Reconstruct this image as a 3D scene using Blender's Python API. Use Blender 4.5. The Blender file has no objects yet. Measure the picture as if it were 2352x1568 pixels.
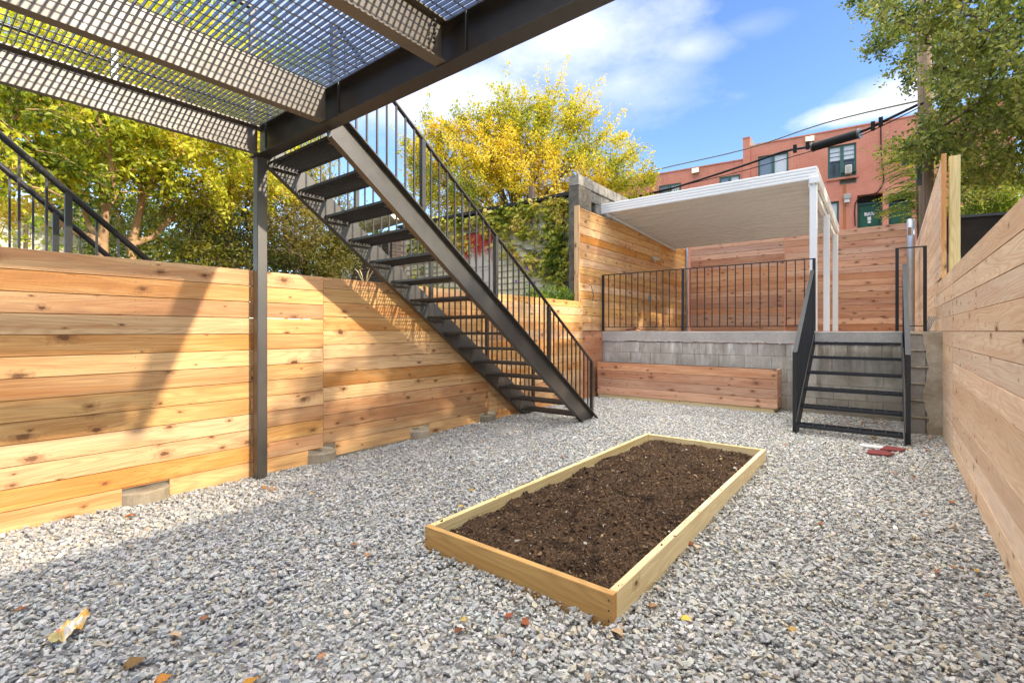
import bpy, bmesh, math, random
import numpy as np
from mathutils import Vector, Matrix
random.seed(7); rng = np.random.default_rng(7)
sc = bpy.context.scene
C = sc.collection
R = math.radians
# ------------------------------------------------------------------ survey helpers (photo measurements -> world metres)
FP=1110.0; CXP=1176.0; HYP=760.0; H=1.306
YAW=math.atan((2045-CXP)/FP); SN,CS=math.sin(YAW),math.cos(YAW)
def ray(u,v):
    l=(u-CXP)/FP; return (-SN+CS*l, CS+SN*l, (HYP-v)/FP)
def onX(u,v,x):
    r=ray(u,v); t=x/r[0]; return Vector((x,r[1]*t,H+r[2]*t))
def onY(u,v,y):
    r=ray(u,v); t=y/r[1]; return Vector((r[0]*t,y,H+r[2]*t))
def at(u,v,d):
    r=ray(u,v); return Vector((r[0]*d,r[1]*d,H+r[2]*d))
def gz(x,y):
    t=min(1,max(0,(y-2.5)/3.5)); return 0.04*t*t*(3-2*t)
# ------------------------------------------------------------------ object helpers
def tag(o,label=None,cat=None,group=None,kind=None):
    if label: o['label']=label
    if cat: o['category']=cat
    if group: o['group']=group
    if kind: o['kind']=kind
    return o
def empty(name,loc=(0,0,0),label=None,cat=None,group=None):
    o=bpy.data.objects.new(name,None); o.empty_display_size=.1; C.objects.link(o); o.location=loc
    return tag(o,label,cat,group)
class MB:
    def __init__(s): s.v=[]; s.f=[]; s.uv=[]; s.c=[]
    def face(s,vs,uvs=None,col=(.5,.5,.5)):
        i=len(s.v); s.v+= [tuple(p) for p in vs]; s.f.append(tuple(range(i,i+len(vs))))
        s.uv+= uvs if uvs else [(0,0)]*len(vs); s.c+= [(col[0],col[1],col[2],1)]*len(vs)
    def box(s,c,size,rot=None,ua=None,col=None,uvo=None):
        """box centred at c; ua = axis index of grain (long axis)"""
        hx,hy,hz=[q/2 for q in size]; c=Vector(c)
        if ua is None: ua=max(range(3),key=lambda i:size[i])
        if col is None: col=(random.random(),random.random(),random.random())
        if uvo is None: uvo=(random.uniform(0,60),random.uniform(0,60))
        P=[Vector((x,y,z)) for x in(-hx,hx) for y in(-hy,hy) for z in(-hz,hz)]
        idx=[(0,1,3,2),(4,6,7,5),(0,4,5,1),(2,3,7,6),(0,2,6,4),(1,5,7,3)]
        nax=[0,0,1,1,2,2]
        base=len(s.v)
        for p in P:
            q=(rot@p) if rot else p; s.v.append(tuple(q+c))
        for f,n in zip(idx,nax):
            s.f.append(tuple(base+k for k in f))
            for k in f:
                p=P[k]; oth=[a for a in range(3) if a!=n]
                if ua in oth: u=p[ua]; v=p[[a for a in oth if a!=ua][0]]
                else: u=p[oth[0]]*.1+size[ua]*(.5 if p[n]>0 else -.5); v=p[oth[1]]
                if n!=0 and n!=1: pass
                s.uv.append((u+uvo[0],v+uvo[1]+ (0.07*n)))
            s.c+= [(col[0],col[1],col[2],1)]*4
        return s
    def bar(s,p0,p1,w,h=None,up=(0,0,1),col=(.5,.5,.5)):
        p0=Vector(p0);p1=Vector(p1);d=p1-p0;L=d.length;h=h or w
        x=d.normalized();up=Vector(up)
        if abs(x.dot(up))>.99: up=Vector((0,1,0))
        y=up.cross(x).normalized(); z=x.cross(y)
        m=Matrix((x,y,z)).transposed()
        return s.box((p0+p1)/2,(L,w,h),m,0,col)
    def tube(s,pts,r,n=8,col=(.5,.5,.5),caps=True):
        pts=[Vector(p) for p in pts]; rs=r if isinstance(r,(list,tuple)) else [r]*len(pts)
        b=len(s.v); ref=None
        for i,p in enumerate(pts):
            d=(pts[min(i+1,len(pts)-1)]-pts[max(i-1,0)]).normalized()
            if ref is None or abs(d.dot(ref))>.95: ref=Vector((0,0,1)) if abs(d.z)<.9 else Vector((1,0,0))
            a=d.cross(ref).normalized(); q=d.cross(a)
            ref=q if i else ref
            ref=Vector((0,0,1)) if abs(d.z)<.9 else Vector((1,0,0))
            for k in range(n):
                t=2*math.pi*k/n; s.v.append(tuple(p+(a*math.cos(t)+q*math.sin(t))*rs[i]))
        for i in range(len(pts)-1):
            for k in range(n):
                k2=(k+1)%n; s.f.append((b+i*n+k,b+i*n+k2,b+(i+1)*n+k2,b+(i+1)*n+k))
                s.uv+= [(i*.3,k/n),(i*.3,(k+1)/n),(i*.3+.3,(k+1)/n),(i*.3+.3,k/n)]; s.c+=[(*col,1)]*4
        if caps:
            for o,rev in((0,True),((len(pts)-1)*n,False)):
                f=[b+o+k for k in range(n)]
                if rev: f=f[::-1]
                s.f.append(tuple(f)); s.uv+=[(0,0)]*n; s.c+=[(*col,1)]*n
        return s
    def prism(s,prof,p0,p1,xa,ya,col=(.5,.5,.5)):
        """closed 2D profile [(a,b)] extruded p0->p1, axes xa, ya"""
        p0,p1,xa,ya=map(Vector,(p0,p1,xa,ya)); n=len(prof); b=len(s.v)
        for p in(p0,p1):
            for a,c in prof: s.v.append(tuple(p+xa*a+ya*c))
        for k in range(n):
            k2=(k+1)%n; s.f.append((b+k,b+k2,b+n+k2,b+n+k)); s.uv+=[(0,0),(.1,0),(.1,1),(0,1)]; s.c+=[(*col,1)]*4
        s.f.append(tuple(b+k for k in range(n))[::-1]); s.f.append(tuple(b+n+k for k in range(n)))
        s.uv+=[(0,0)]*(2*n); s.c+=[(*col,1)]*(2*n)
        return s
    def build(s,name,mat,parent=None,bevel=0,smooth=False):
        me=bpy.data.meshes.new(name); me.from_pydata(s.v,[],s.f)
        uv=me.uv_layers.new(name='UVMap'); uv.data.foreach_set('uv',np.array(s.uv,dtype=np.float32).ravel())
        ca=me.color_attributes.new('Col','FLOAT_COLOR','CORNER'); ca.data.foreach_set('color',np.array(s.c,dtype=np.float32).ravel())
        bm=bmesh.new(); bm.from_mesh(me); bmesh.ops.recalc_face_normals(bm,faces=bm.faces); bm.to_mesh(me); bm.free()
        me.materials.append(mat)
        if smooth: me.polygons.foreach_set('use_smooth',[True]*len(me.polygons))
        o=bpy.data.objects.new(name,me); C.objects.link(o)
        if parent: o.parent=parent; o.matrix_parent_inverse=Matrix.Translation(parent.location).inverted()
        if bevel:
            m=o.modifiers.new('bevel','BEVEL'); m.width=bevel; m.segments=1; m.limit_method='ANGLE'; m.angle_limit=R(50)
        return o
def copy_tree(o,parent=None):
    c=o.copy(); C.objects.link(c)
    if parent: c.parent=parent
    for ch in o.children: copy_tree(ch,c)
    return c
# numpy mesh
def npmesh(name,V,F,mat,cols=None,parent=None,smooth=False):
    """V (n,3), F (m,3) tris, cols (n,3) per vertex"""
    me=bpy.data.meshes.new(name); n=len(V); m=len(F)
    me.vertices.add(n); me.vertices.foreach_set('co',V.astype(np.float32).ravel())
    k=F.shape[1]
    me.loops.add(m*k); me.loops.foreach_set('vertex_index',F.astype(np.int32).ravel())
    me.polygons.add(m); me.polygons.foreach_set('loop_start',np.arange(0,m*k,k,dtype=np.int32))
    me.polygons.foreach_set('loop_total',np.full(m,k,dtype=np.int32))
    me.polygons.foreach_set('use_smooth',np.full(m,bool(smooth)))
    me.update(calc_edges=True)
    if cols is not None:
        ca=me.color_attributes.new('Col','FLOAT_COLOR','POINT')
        ca.data.foreach_set('color',np.concatenate([cols,np.ones((n,1))],1).astype(np.float32).ravel())
    me.materials.append(mat)
    o=bpy.data.objects.new(name,me); C.objects.link(o)
    if parent: o.parent=parent; o.matrix_parent_inverse=Matrix.Translation(parent.location).inverted()
    return o
def vnoise(x,y,seed=0):
    """smooth 2-D value noise"""
    xi=np.floor(x).astype(np.int64); yi=np.floor(y).astype(np.int64); fx=x-xi; fy=y-yi
    fx=fx*fx*(3-2*fx); fy=fy*fy*(3-2*fy)
    def h(a,b):
        n=(a*374761393+b*668265263+seed*1442695041)&0x7fffffff
        n=((n^(n>>13))*1274126177)&0x7fffffff
        return ((n^(n>>16))&0xffff)/65535.0
    return (h(xi,yi)*(1-fx)+h(xi+1,yi)*fx)*(1-fy)+(h(xi,yi+1)*(1-fx)+h(xi+1,yi+1)*fx)*fy
def fbm(x,y,o=4,seed=0):
    s=0;a=.5
    for i in range(o): s=s+a*vnoise(x*2**i,y*2**i,seed+i); a*=.5
    return s
# ------------------------------------------------------------------ materials
class NT:
    def __init__(s,name):
        s.m=bpy.data.materials.new(name); s.m.use_nodes=True; s.t=s.m.node_tree; s.t.nodes.clear()
        s.out=s.n('ShaderNodeOutputMaterial')
    def n(s,typ,**kw):
        o=s.t.nodes.new(typ)
        for k,v in kw.items():
            if k.startswith('i_'):
                key=k[2:]; key=int(key) if key.isdigit() else key.replace('_',' ')
                inp=o.inputs[key]
                if hasattr(v,'links') or isinstance(v,bpy.types.NodeSocket): s.t.links.new(v,inp)
                else: inp.default_value=v
            else: setattr(o,k,v)
        return o
    def link(s,a,b): s.t.links.new(a,b)
    def math(s,op,a,b=None,c=None,clamp=False):
        o=s.t.nodes.new('ShaderNodeMath'); o.operation=op; o.use_clamp=clamp
        for i,q in enumerate((a,b,c)):
            if q is None: continue
            if isinstance(q,bpy.types.NodeSocket): s.t.links.new(q,o.inputs[i])
            else: o.inputs[i].default_value=q
        return o.outputs[0]
    def vmath(s,op,a,b=None,sc_=None):
        o=s.t.nodes.new('ShaderNodeVectorMath'); o.operation=op
        for i,q in enumerate((a,b)):
            if q is None: continue
            if isinstance(q,bpy.types.NodeSocket): s.t.links.new(q,o.inputs[i])
            else: o.inputs[i].default_value=q
        if sc_ is not None: o.inputs[3].default_value=sc_
        return o.outputs[1] if op in('DOT_PRODUCT','LENGTH','DISTANCE') else o.outputs[0]
    def mix(s,f,a,b,mode='MIX'):
        o=s.t.nodes.new('ShaderNodeMix'); o.data_type='RGBA'; o.blend_type=mode
        for i,q in((0,f),(6,a),(7,b)):
            if isinstance(q,bpy.types.NodeSocket): s.t.links.new(q,o.inputs[i])
            else: o.inputs[i].default_value=q if i==0 else (tuple(q)+(1,) if len(q)==3 else q)
        return o.outputs[2]
    def ramp(s,f,stops,interp='LINEAR'):
        o=s.t.nodes.new('ShaderNodeValToRGB'); o.color_ramp.interpolation=interp
        e=o.color_ramp.elements
        while len(e)<len(stops): e.new(.5)
        for k,(p,c) in enumerate(stops): e[k].position=p; e[k].color=tuple(c)+(1,) if len(c)==3 else c
        s.t.links.new(f,o.inputs[0]); return o.outputs[0]
    def noise(s,vec,scale,detail=4,rough=.55,dim='3D',dist=0):
        o=s.n('ShaderNodeTexNoise',noise_dimensions=dim); o.inputs['Scale'].default_value=scale
        o.inputs['Detail'].default_value=detail; o.inputs['Roughness'].default_value=rough; o.inputs['Distortion'].default_value=dist
        if vec is not None: s.link(vec,o.inputs['Vector'])
        return o.outputs[0]
    def mapv(s,vec,scale=(1,1,1),loc=(0,0,0),rot=(0,0,0)):
        o=s.n('ShaderNodeMapping'); s.link(vec,o.inputs[0]); o.inputs['Scale'].default_value=scale
        o.inputs['Location'].default_value=loc; o.inputs['Rotation'].default_value=rot; return o.outputs[0]
    def bsdf(s,col,rough=.6,bump=None,bd=.01,bs=.5,metal=0,spec=.5,**kw):
        b=s.n('ShaderNodeBsdfPrincipled')
        for key,v in(('Base Color',col),('Roughness',rough),('Metallic',metal),('Specular IOR Level',spec)):
            if isinstance(v,bpy.types.NodeSocket): s.link(v,b.inputs[key])
            else: b.inputs[key].default_value=tuple(v)+(1,) if isinstance(v,tuple) and len(v)==3 else v
        for k,v in kw.items(): b.inputs[k].default_value=v
        if bump is not None:
            q=s.n('ShaderNodeBump'); q.inputs['Distance'].default_value=bd; q.inputs['Strength'].default_value=bs
            s.link(bump,q.inputs['Height']); s.link(q.outputs[0],b.inputs['Normal'])
        s.link(b.outputs[0],s.out.inputs[0]); return b
def wood(name,light,mid,dark,knot=(.10,.04,.014),knotamt=1.0,figure=.5,grey=0.0,rough=.62,kscale=1.0,var=.5):
    m=NT(name); uv=m.n('ShaderNodeUVMap').outputs[0]; att=m.n('ShaderNodeVertexColor',layer_name='Col')
    sep=m.n('ShaderNodeSeparateColor'); m.link(att.outputs[0],sep.inputs[0]); r1,r2,r3=sep.outputs
    # knots: cells along the plank
    kv=m.mapv(uv,(2.6*kscale,9.0*kscale,1))
    vo=m.n('ShaderNodeTexVoronoi',voronoi_dimensions='2D',feature='F1'); m.link(kv,vo.inputs['Vector']); vo.inputs['Scale'].default_value=1; vo.inputs['Randomness'].default_value=1
    dl=m.vmath('MULTIPLY',m.vmath('SUBTRACT',kv,vo.outputs['Position']),(.55/(2.6*kscale),1/(9.0*kscale),0))
    kd=m.vmath('LENGTH',dl); sk=m.n('ShaderNodeSeparateColor'); m.link(vo.outputs['Color'],sk.inputs[0])
    on=m.math('GREATER_THAN',sk.outputs[0],1-.52*knotamt)          # only some cells carry a knot
    ksz=m.math('MULTIPLY_ADD',m.math('MULTIPLY',sk.outputs[1],sk.outputs[1]),.0150,.0040)
    kn_=m.noise(uv,38,3,.6,'2D'); kr=m.math('DIVIDE',m.math('MULTIPLY',kd,m.math('MULTIPLY_ADD',kn_,1.5,.25)),ksz)
    infl=m.math('MULTIPLY',on,m.math('POWER',2.718,m.math('MULTIPLY',m.math('MULTIPLY',kr,kr),-.08)))
    s0=m.n('ShaderNodeSeparateXYZ'); m.link(uv,s0.inputs[0])
    vv=m.math('ADD',s0.outputs[1],m.math('MULTIPLY',infl,.018))
    cb=m.n('ShaderNodeCombineXYZ'); m.link(s0.outputs[0],cb.inputs[0]); m.link(vv,cb.inputs[1])
    # flat-sawn figure: contour lines of a stretched field
    f1=m.noise(m.mapv(cb.outputs[0],(.55,6.5,1)),1.0,1.5,.4,'2D')
    rings=m.math('SINE',m.math('MULTIPLY',f1,95)); rings=m.math('MULTIPLY_ADD',rings,.5,.5)
    rings=m.math('POWER',rings,2.2)
    f2=m.noise(m.mapv(cb.outputs[0],(2.2,150,1)),1.0,4,.6,'2D')
    f3=m.noise(m.mapv(cb.outputs[0],(.9,7,1)),1.0,3,.6,'2D')
    base=m.mix(m.math('MULTIPLY_ADD',m.math('SUBTRACT',r1,.5),var*1.1,m.math('MULTIPLY_ADD',f3,2.6,-.95),clamp=True),light,mid)
    base=m.mix(m.math('MULTIPLY',rings,figure,clamp=True),base,dark)
    base=m.mix(m.math('MULTIPLY',m.math('SUBTRACT',f2,.42,clamp=True),1.3,clamp=True),base,dark)
    bri=m.math('MULTIPLY_ADD',r2,.30*var+.06,.88)
    vm=m.n('ShaderNodeHueSaturation'); m.link(base,vm.inputs['Color']); m.link(bri,vm.inputs['Value'])
    m.link(m.math('MULTIPLY_ADD',r3,.22,.83),vm.inputs['Saturation']); base=vm.outputs[0]
    if grey:
        g=m.noise(m.mapv(uv,(1.2,5,1)),1,3,.6,'2D'); base=m.mix(m.math('MULTIPLY',m.math('SUBTRACT',g,.45,clamp=True),grey*5,clamp=True),base,(.36,.33,.29))
    f4=m.noise(m.mapv(cb.outputs[0],(.5,14,1),(7,3,0)),1.0,3,.65,'2D')
    base=m.mix(m.math('MULTIPLY',m.math('SUBTRACT',f4,.50,clamp=True),4.5*figure+1.2,clamp=True),base,tuple(a*.5+b*.5 for a,b in zip(mid,dark)))
    halo=m.math('MULTIPLY',m.math('MULTIPLY',on,m.math('SUBTRACT',1.0,m.math('MULTIPLY',kr,.33),clamp=True)),.85,clamp=True)
    base=m.mix(halo,base,tuple(a*.55+b*.45 for a,b in zip(dark,knot)))
    kn=m.math('MULTIPLY',on,m.math('LESS_THAN',kr,m.math('MULTIPLY_ADD',f2,.8,.55)))
    base=m.mix(m.math('MULTIPLY',kn,m.math('MULTIPLY_ADD',sk.outputs[2],.5,.4)),base,knot)
    h=m.math('SUBTRACT',m.math('MULTIPLY',f2,.5),m.math('MULTIPLY',rings,.35))
    m.bsdf(base,rough,h,.0025,.5,spec=.35)
    return m.m
M={}
M['cedar']=wood('cedar_warm',(.76,.46,.18),(.56,.245,.065),(.28,.095,.025),figure=.26,kscale=.95,knotamt=1.15,var=.95)
M['cedar_red']=wood('cedar_red',(.64,.36,.20),(.48,.205,.10),(.28,.105,.05),knotamt=1.05,figure=.22,kscale=1.2,var=.9)
M['cedar_pale']=wood('cedar_pale',(.82,.62,.41),(.74,.49,.31),(.50,.28,.15),knotamt=.8,figure=.33,grey=.06,kscale=.9,var=.6)
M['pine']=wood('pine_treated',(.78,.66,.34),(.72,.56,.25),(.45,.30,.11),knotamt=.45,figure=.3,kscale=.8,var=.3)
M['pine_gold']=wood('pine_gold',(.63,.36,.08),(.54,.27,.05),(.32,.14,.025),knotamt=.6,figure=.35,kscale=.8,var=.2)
M['pole']=wood('pole_wood',(.30,.21,.14),(.22,.14,.09),(.10,.06,.04),knotamt=.3,figure=.5,grey=.3,kscale=.6,rough=.85)
def steel(name,col,rough=.42,spec=.6,dust=.25):
    m=NT(name); tc=m.n('ShaderNodeTexCoord').outputs['Object']
    n1=m.noise(tc,9,5,.65); n2=m.noise(tc,160,2,.5)
    c=m.mix(m.math('MULTIPLY',m.math('SUBTRACT',n1,.45,clamp=True),1.6*dust,clamp=True),col,tuple(min(1,q*2.4+.02) for q in col))
    sp=m.math('GREATER_THAN',n2,.735); c=m.mix(m.math('MULTIPLY',sp,.22),c,(.30,.28,.25))
    r=m.math('MULTIPLY_ADD',n1,.25,rough-.12)
    m.bsdf(c,r,m.noise(tc,60,3,.6),.0008,.35,spec=spec); return m.m
M['steel']=steel('black_steel',(.017,.0145,.012),.40,1.0,.2)
M['joist']=steel('joist_steel',(.105,.085,.058),.43,1.0,.2)
M['stringer']=steel('stringer_steel',(.040,.034,.027),.40,1.0,.25)
M['steel2']=steel('charcoal_steel',(.018,.020,.024),.5,.4,.15)
M['tread']=steel('tread_steel',(.022,.02,.018),.42,.8)
def simple(name,col,rough=.6,nscale=8,namt=.25,bump=.002,bscale=60,metal=0,spec=.5,**kw):
    m=NT(name); tc=m.n('ShaderNodeTexCoord').outputs['Object']
    n1=m.noise(tc,nscale,5,.6)
    c=m.mix(n1,tuple(q*(1-namt) for q in col),tuple(min(1,q*(1+namt)) for q in col))
    m.bsdf(c,rough,m.noise(tc,bscale,4,.6),bump,.6,metal,spec,**kw); return m.m
M['grate']=simple('grating_steel',(.17,.18,.20),.25,30,.3,.0002,80,metal=.5)
def plain(name,col,rough):
    m=NT(name); tc=m.n('ShaderNodeTexCoord').outputs['Object']
    n1=m.noise(m.mapv(tc,(1.5,1.5,.6)),1,4,.6); c=m.mix(m.math('MULTIPLY',m.math('SUBTRACT',n1,.5,clamp=True),1.2,clamp=True),col,tuple(q*.8 for q in col))
    m.bsdf(c,rough); return m.m
M['white']=plain('white_aluminium',(.80,.79,.76),.38)
M['cream_metal']=plain('cream_aluminium',(.72,.72,.70),.55)
M['galv']=simple('galvanised_pipe',(.46,.48,.50),.38,14,.2,.0006,80,metal=.7)
M['rust']=simple('rusty_cap',(.30,.17,.07),.8,25,.5)
M['plastic']=simple('grey_plastic',(.40,.38,.34),.5,5,.06)
M['offwhite']=simple('offwhite_plastic',(.62,.58,.50),.45,5,.06)
M['rubber']=simple('black_cable_sheath',(.012,.012,.013),.6,6,.2,spec=.2)
M['olive_cable']=simple('olive_cable',(.16,.16,.075),.6,20,.4)
M['red_tile']=simple('red_terrazzo',(.19,.035,.03),.45,70,.7)
M['bone']=simple('white_chip',(.75,.73,.68),.6)
M['glass']=None
def concrete(name,c1,c2,c3,drip=True,scale=1.0,damp=0.0):
    m=NT(name); tc=m.n('ShaderNodeTexCoord').outputs['Object']
    a=m.noise(tc,3.2*scale,6,.65); b=m.noise(tc,22*scale,5,.7); g=m.noise(tc,140,3,.6)
    c=m.ramp(a,[(.3,c3),(.5,c1),(.68,c2)])
    c=m.mix(m.math('MULTIPLY',m.math('SUBTRACT',b,.4,clamp=True),1.6,clamp=True),c,tuple(q*.72 for q in c1))
    if drip:
        s=m.noise(m.mapv(tc,(9,9,1.2)),1,4,.7)
        z=m.n('ShaderNodeSeparateXYZ'); m.link(tc,z.inputs[0])
        zz=m.math('MULTIPLY',m.math('SUBTRACT',z.outputs[2],.55),1.9,clamp=True)
        c=m.mix(m.math('MULTIPLY',m.math('MULTIPLY',m.math('SUBTRACT',s,.5,clamp=True),6,clamp=True),zz,clamp=True),c,(.78,.75,.69))
        s2_=m.noise(m.mapv(tc,(5,5,.8),(4,1,2)),1,5,.7); c=m.mix(m.math('MULTIPLY',m.math('SUBTRACT',s2_,.52,clamp=True),5,clamp=True),c,(.24,.215,.17))
        lo=m.math('SUBTRACT',1,m.math('MULTIPLY',z.outputs[2],3.2),clamp=True)
        c=m.mix(m.math('MULTIPLY',lo,m.math('MULTIPLY',a,1.3)),c,(.30,.23,.14))
    att=m.n('ShaderNodeVertexColor',layer_name='Col'); sp=m.n('ShaderNodeSeparateColor'); m.link(att.outputs[0],sp.inputs[0])
    hs=m.n('ShaderNodeHueSaturation'); m.link(c,hs.inputs['Color']); m.link(m.math('MULTIPLY_ADD',sp.outputs[0],.4,.8),hs.inputs['Value'])
    m.bsdf(hs.outputs[0],.9,m.math('ADD',m.math('MULTIPLY',b,.7),m.math('MULTIPLY',g,.5)),.006,.7,spec=.25); return m.m
M['block']=concrete('concrete_block',(.47,.435,.37),(.58,.545,.48),(.34,.31,.255))
M['cap']=concrete('concrete_cap',(.58,.545,.485),(.66,.63,.57),(.46,.43,.375),drip=False)
M['cap_dark']=concrete('old_block',(.27,.245,.205),(.38,.35,.30),(.06,.055,.05),drip=False,scale=1.6)
M['pier_old']=concrete('old_pier',(.13,.115,.09),(.20,.18,.145),(.06,.055,.045),drip=False,scale=2)
M['footing']=concrete('footing_concrete',(.36,.30,.21),(.42,.36,.27),(.26,.22,.15),drip=False,scale=2)
M['pierblock']=concrete('pier_block',(.36,.34,.30),(.46,.43,.38),(.24,.22,.19),drip=False)
M['mortar']=concrete('mortar',(.54,.46,.34),(.66,.58,.46),(.38,.29,.17),drip=False)
def attrmat(name,rough=.75,bump=.0015,bscale=120,spec=.3,trans=0,tcol=(1,1,1),var=0):
    m=NT(name); att=m.n('ShaderNodeVertexColor',layer_name='Col'); tc=m.n('ShaderNodeTexCoord').outputs['Object']
    c=att.outputs[0]
    if bump:
        nn=m.noise(tc,bscale,3,.6)
        c=m.mix(m.math('MULTIPLY',nn,.5),c,m.mix(1,c,(.55,.52,.5),'MULTIPLY'))
    else: nn=None
    b=m.bsdf(c,rough,nn,bump,.6,spec=spec)
    if trans:
        t=m.n('ShaderNodeBsdfTranslucent'); tm=m.mix(1,c,tcol,'MULTIPLY'); m.link(tm,t.inputs[0])
        mx=m.n('ShaderNodeMixShader'); mx.inputs[0].default_value=trans
        m.link(b.outputs[0],mx.inputs[1]); m.link(t.outputs[0],mx.inputs[2]); m.link(mx.outputs[0],m.out.inputs[0])
    return m.m
M['stone']=attrmat('gravel_stone',.85,0,0,.25)
M['leaf']=attrmat('leaf',.42,0,0,.45,.45,(1.25,1.2,.6))
M['deadleaf']=attrmat('dead_leaf',.6,0,0,.3,.2,(1,1,.8))
M['soilbits']=attrmat('soil_bits',.9,.001,200,.15)
M['bark']=simple('smooth_bark',(.48,.30,.16),.75,5,.45,.004,25)
M['bark_dark']=simple('dark_bark',(.12,.085,.06),.85,5,.4,.006,20)
def soilmat():
    m=NT('garden_soil'); tc=m.n('ShaderNodeTexCoord').outputs['Object']
    a=m.noise(tc,6,6,.7); b=m.noise(tc,60,5,.75); g=m.noise(tc,300,2,.6)
    c=m.ramp(b,[(.30,(.018,.012,.008)),(.48,(.075,.046,.028)),(.64,(.18,.11,.062))])
    c=m.mix(m.math('MULTIPLY',m.math('SUBTRACT',.52,a,clamp=True),5,clamp=True),c,(.014,.010,.008))
    c=m.mix(m.math('GREATER_THAN',g,.73),c,(.22,.14,.07))
    m.bsdf(c,.95,m.math('ADD',b,g),.012,.8,spec=.1); return m.m
M['soil']=soilmat()
def groundmat():
    m=NT('gravel_bed'); tc=m.n('ShaderNodeTexCoord').outputs['Object']
    v=m.n('ShaderNodeTexVoronoi'); m.link(tc,v.inputs['Vector']); v.inputs['Scale'].default_value=45
    s=m.n('ShaderNodeSeparateColor'); m.link(v.outputs['Color'],s.inputs[0])
    c=m.ramp(s.outputs[0],[(0,(.20,.20,.20)),(.5,(.34,.34,.33)),(1,(.48,.44,.38))])
    m.bsdf(c,.9,v.outputs['Distance'],.02,.8); return m.m
M['ground']=groundmat()
M['earth']=simple('bare_earth',(.11,.09,.06),.95,2,.4,.02,8)
def panemat(name,col,rough=.08):
    m=NT(name); tc=m.n('ShaderNodeTexCoord').outputs['Object']
    w=m.n('ShaderNodeTexWave',wave_type='BANDS',bands_direction='Z'); m.link(tc,w.inputs['Vector']); w.inputs['Scale'].default_value=6; w.inputs['Distortion'].default_value=.6
    c=m.mix(m.math('MULTIPLY',w.outputs['Color'],.45),col,tuple(min(1,q*1.8+.05) for q in col))
    m.bsdf(c,rough,spec=.9); return m.m
M['pane']=panemat('window_glass',(.16,.19,.22)); M['pane_dark']=panemat('dark_glass',(.04,.05,.06))
M['curtain']=simple('white_curtain',(.62,.64,.66),.5,12,.12)
M['green']=simple('green_paint',(.045,.12,.09),.5,6,.25)
M['doorgreen']=simple('door_green',(.018,.10,.055),.45,6,.3)
M['black']=simple('dark_recess',(.02,.018,.017),.8)
M['ink']=simple('dark_ink',(.03,.03,.03),.6)
def redwall():
    m=NT('painted_red_brick'); tc=m.n('ShaderNodeTexCoord').outputs['Object']
    br=m.n('ShaderNodeTexBrick'); m.link(m.mapv(tc,(1,1,1),rot=(R(90),0,0)),br.inputs['Vector'])
    br.inputs['Scale'].default_value=1; br.inputs['Brick Width'].default_value=.22; br.inputs['Row Height'].default_value=.085; br.inputs['Mortar Size'].default_value=.008
    br.inputs['Color1'].default_value=(1,1,1,1); br.inputs['Color2'].default_value=(.93,.93,.93,1); br.inputs['Mortar'].default_value=(.86,.86,.86,1)
    a=m.noise(tc,.7,6,.65); b=m.noise(m.mapv(tc,(3,3,.35)),1,5,.65)
    c=m.ramp(a,[(.3,(.58,.205,.13)),(.55,(.68,.265,.175)),(.75,(.72,.31,.22))])
    c=m.mix(m.math('MULTIPLY',m.math('SUBTRACT',b,.55,clamp=True),2.2,clamp=True),c,(.32,.11,.08))
    c=m.mix(1,c,br.outputs[0],'MULTIPLY')
    m.bsdf(c,.75,br.outputs[1],-.01,.4,spec=.2); return m.m
M['red']=redwall()
M['cream']=simple('cream_stucco',(.66,.60,.48),.85,1.5,.08,.003,30)
M['rustst']=simple('rust_stain',(.42,.15,.05),.85,5,.4)
def siding():
    m=NT('yellow_siding'); tc=m.n('ShaderNodeTexCoord').outputs['Object']
    a=m.noise(tc,2.5,6,.7); b=m.noise(m.mapv(tc,(8,8,1.5)),1,5,.7)
    c=m.ramp(a,[(.3,(.50,.45,.28)),(.6,(.66,.61,.43))]); c=m.mix(m.math('MULTIPLY',m.math('SUBTRACT',b,.5,clamp=True),3,clamp=True),c,(.20,.15,.08))
    m.bsdf(c,.85,b,.004,.6); return m.m
M['siding']=siding()
def brownbrick():
    m=NT('old_brick'); tc=m.n('ShaderNodeTexCoord').outputs['Object']
    br=m.n('ShaderNodeTexBrick'); m.link(m.mapv(tc,(1,1,1),rot=(R(90),0,0)),br.inputs['Vector'])
    br.inputs['Scale'].default_value=1; br.inputs['Brick Width'].default_value=.21; br.inputs['Row Height'].default_value=.075; br.inputs['Mortar Size'].default_value=.008
    br.inputs['Color1'].default_value=(.085,.045,.03,1); br.inputs['Color2'].default_value=(.055,.038,.03,1); br.inputs['Mortar'].default_value=(.13,.115,.10,1)
    m.bsdf(br.outputs[0],.9,br.outputs[1],-.01,.6); return m.m
M['brick']=brownbrick()
def doorred():
    m=NT('peeling_red_paint'); tc=m.n('ShaderNodeTexCoord').outputs['Object']
    a=m.noise(m.mapv(tc,(5,5,2)),1,6,.7); z=m.n('ShaderNodeSeparateXYZ'); m.link(tc,z.inputs[0])
    f=m.math('MULTIPLY',m.math('SUBTRACT',m.math('ADD',m.math('MULTIPLY',z.outputs[2],.9),m.math('MULTIPLY',a,1.6)),3.42),4,clamp=True)
    c=m.mix(f,(.55,.50,.44),(.42,.035,.02)); m.bsdf(c,.7,a,.004,.5); return m.m
M['doorred']=doorred()
def emis(name,col,st):
    m=NT(name); e=m.n('ShaderNodeEmission'); e.inputs[0].default_value=(*col,1); e.inputs[1].default_value=st; m.link(e.outputs[0],m.out.inputs[0]); return m.m
M['lamp']=emis('lit_lamp',(1,.82,.38),1.1)
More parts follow.
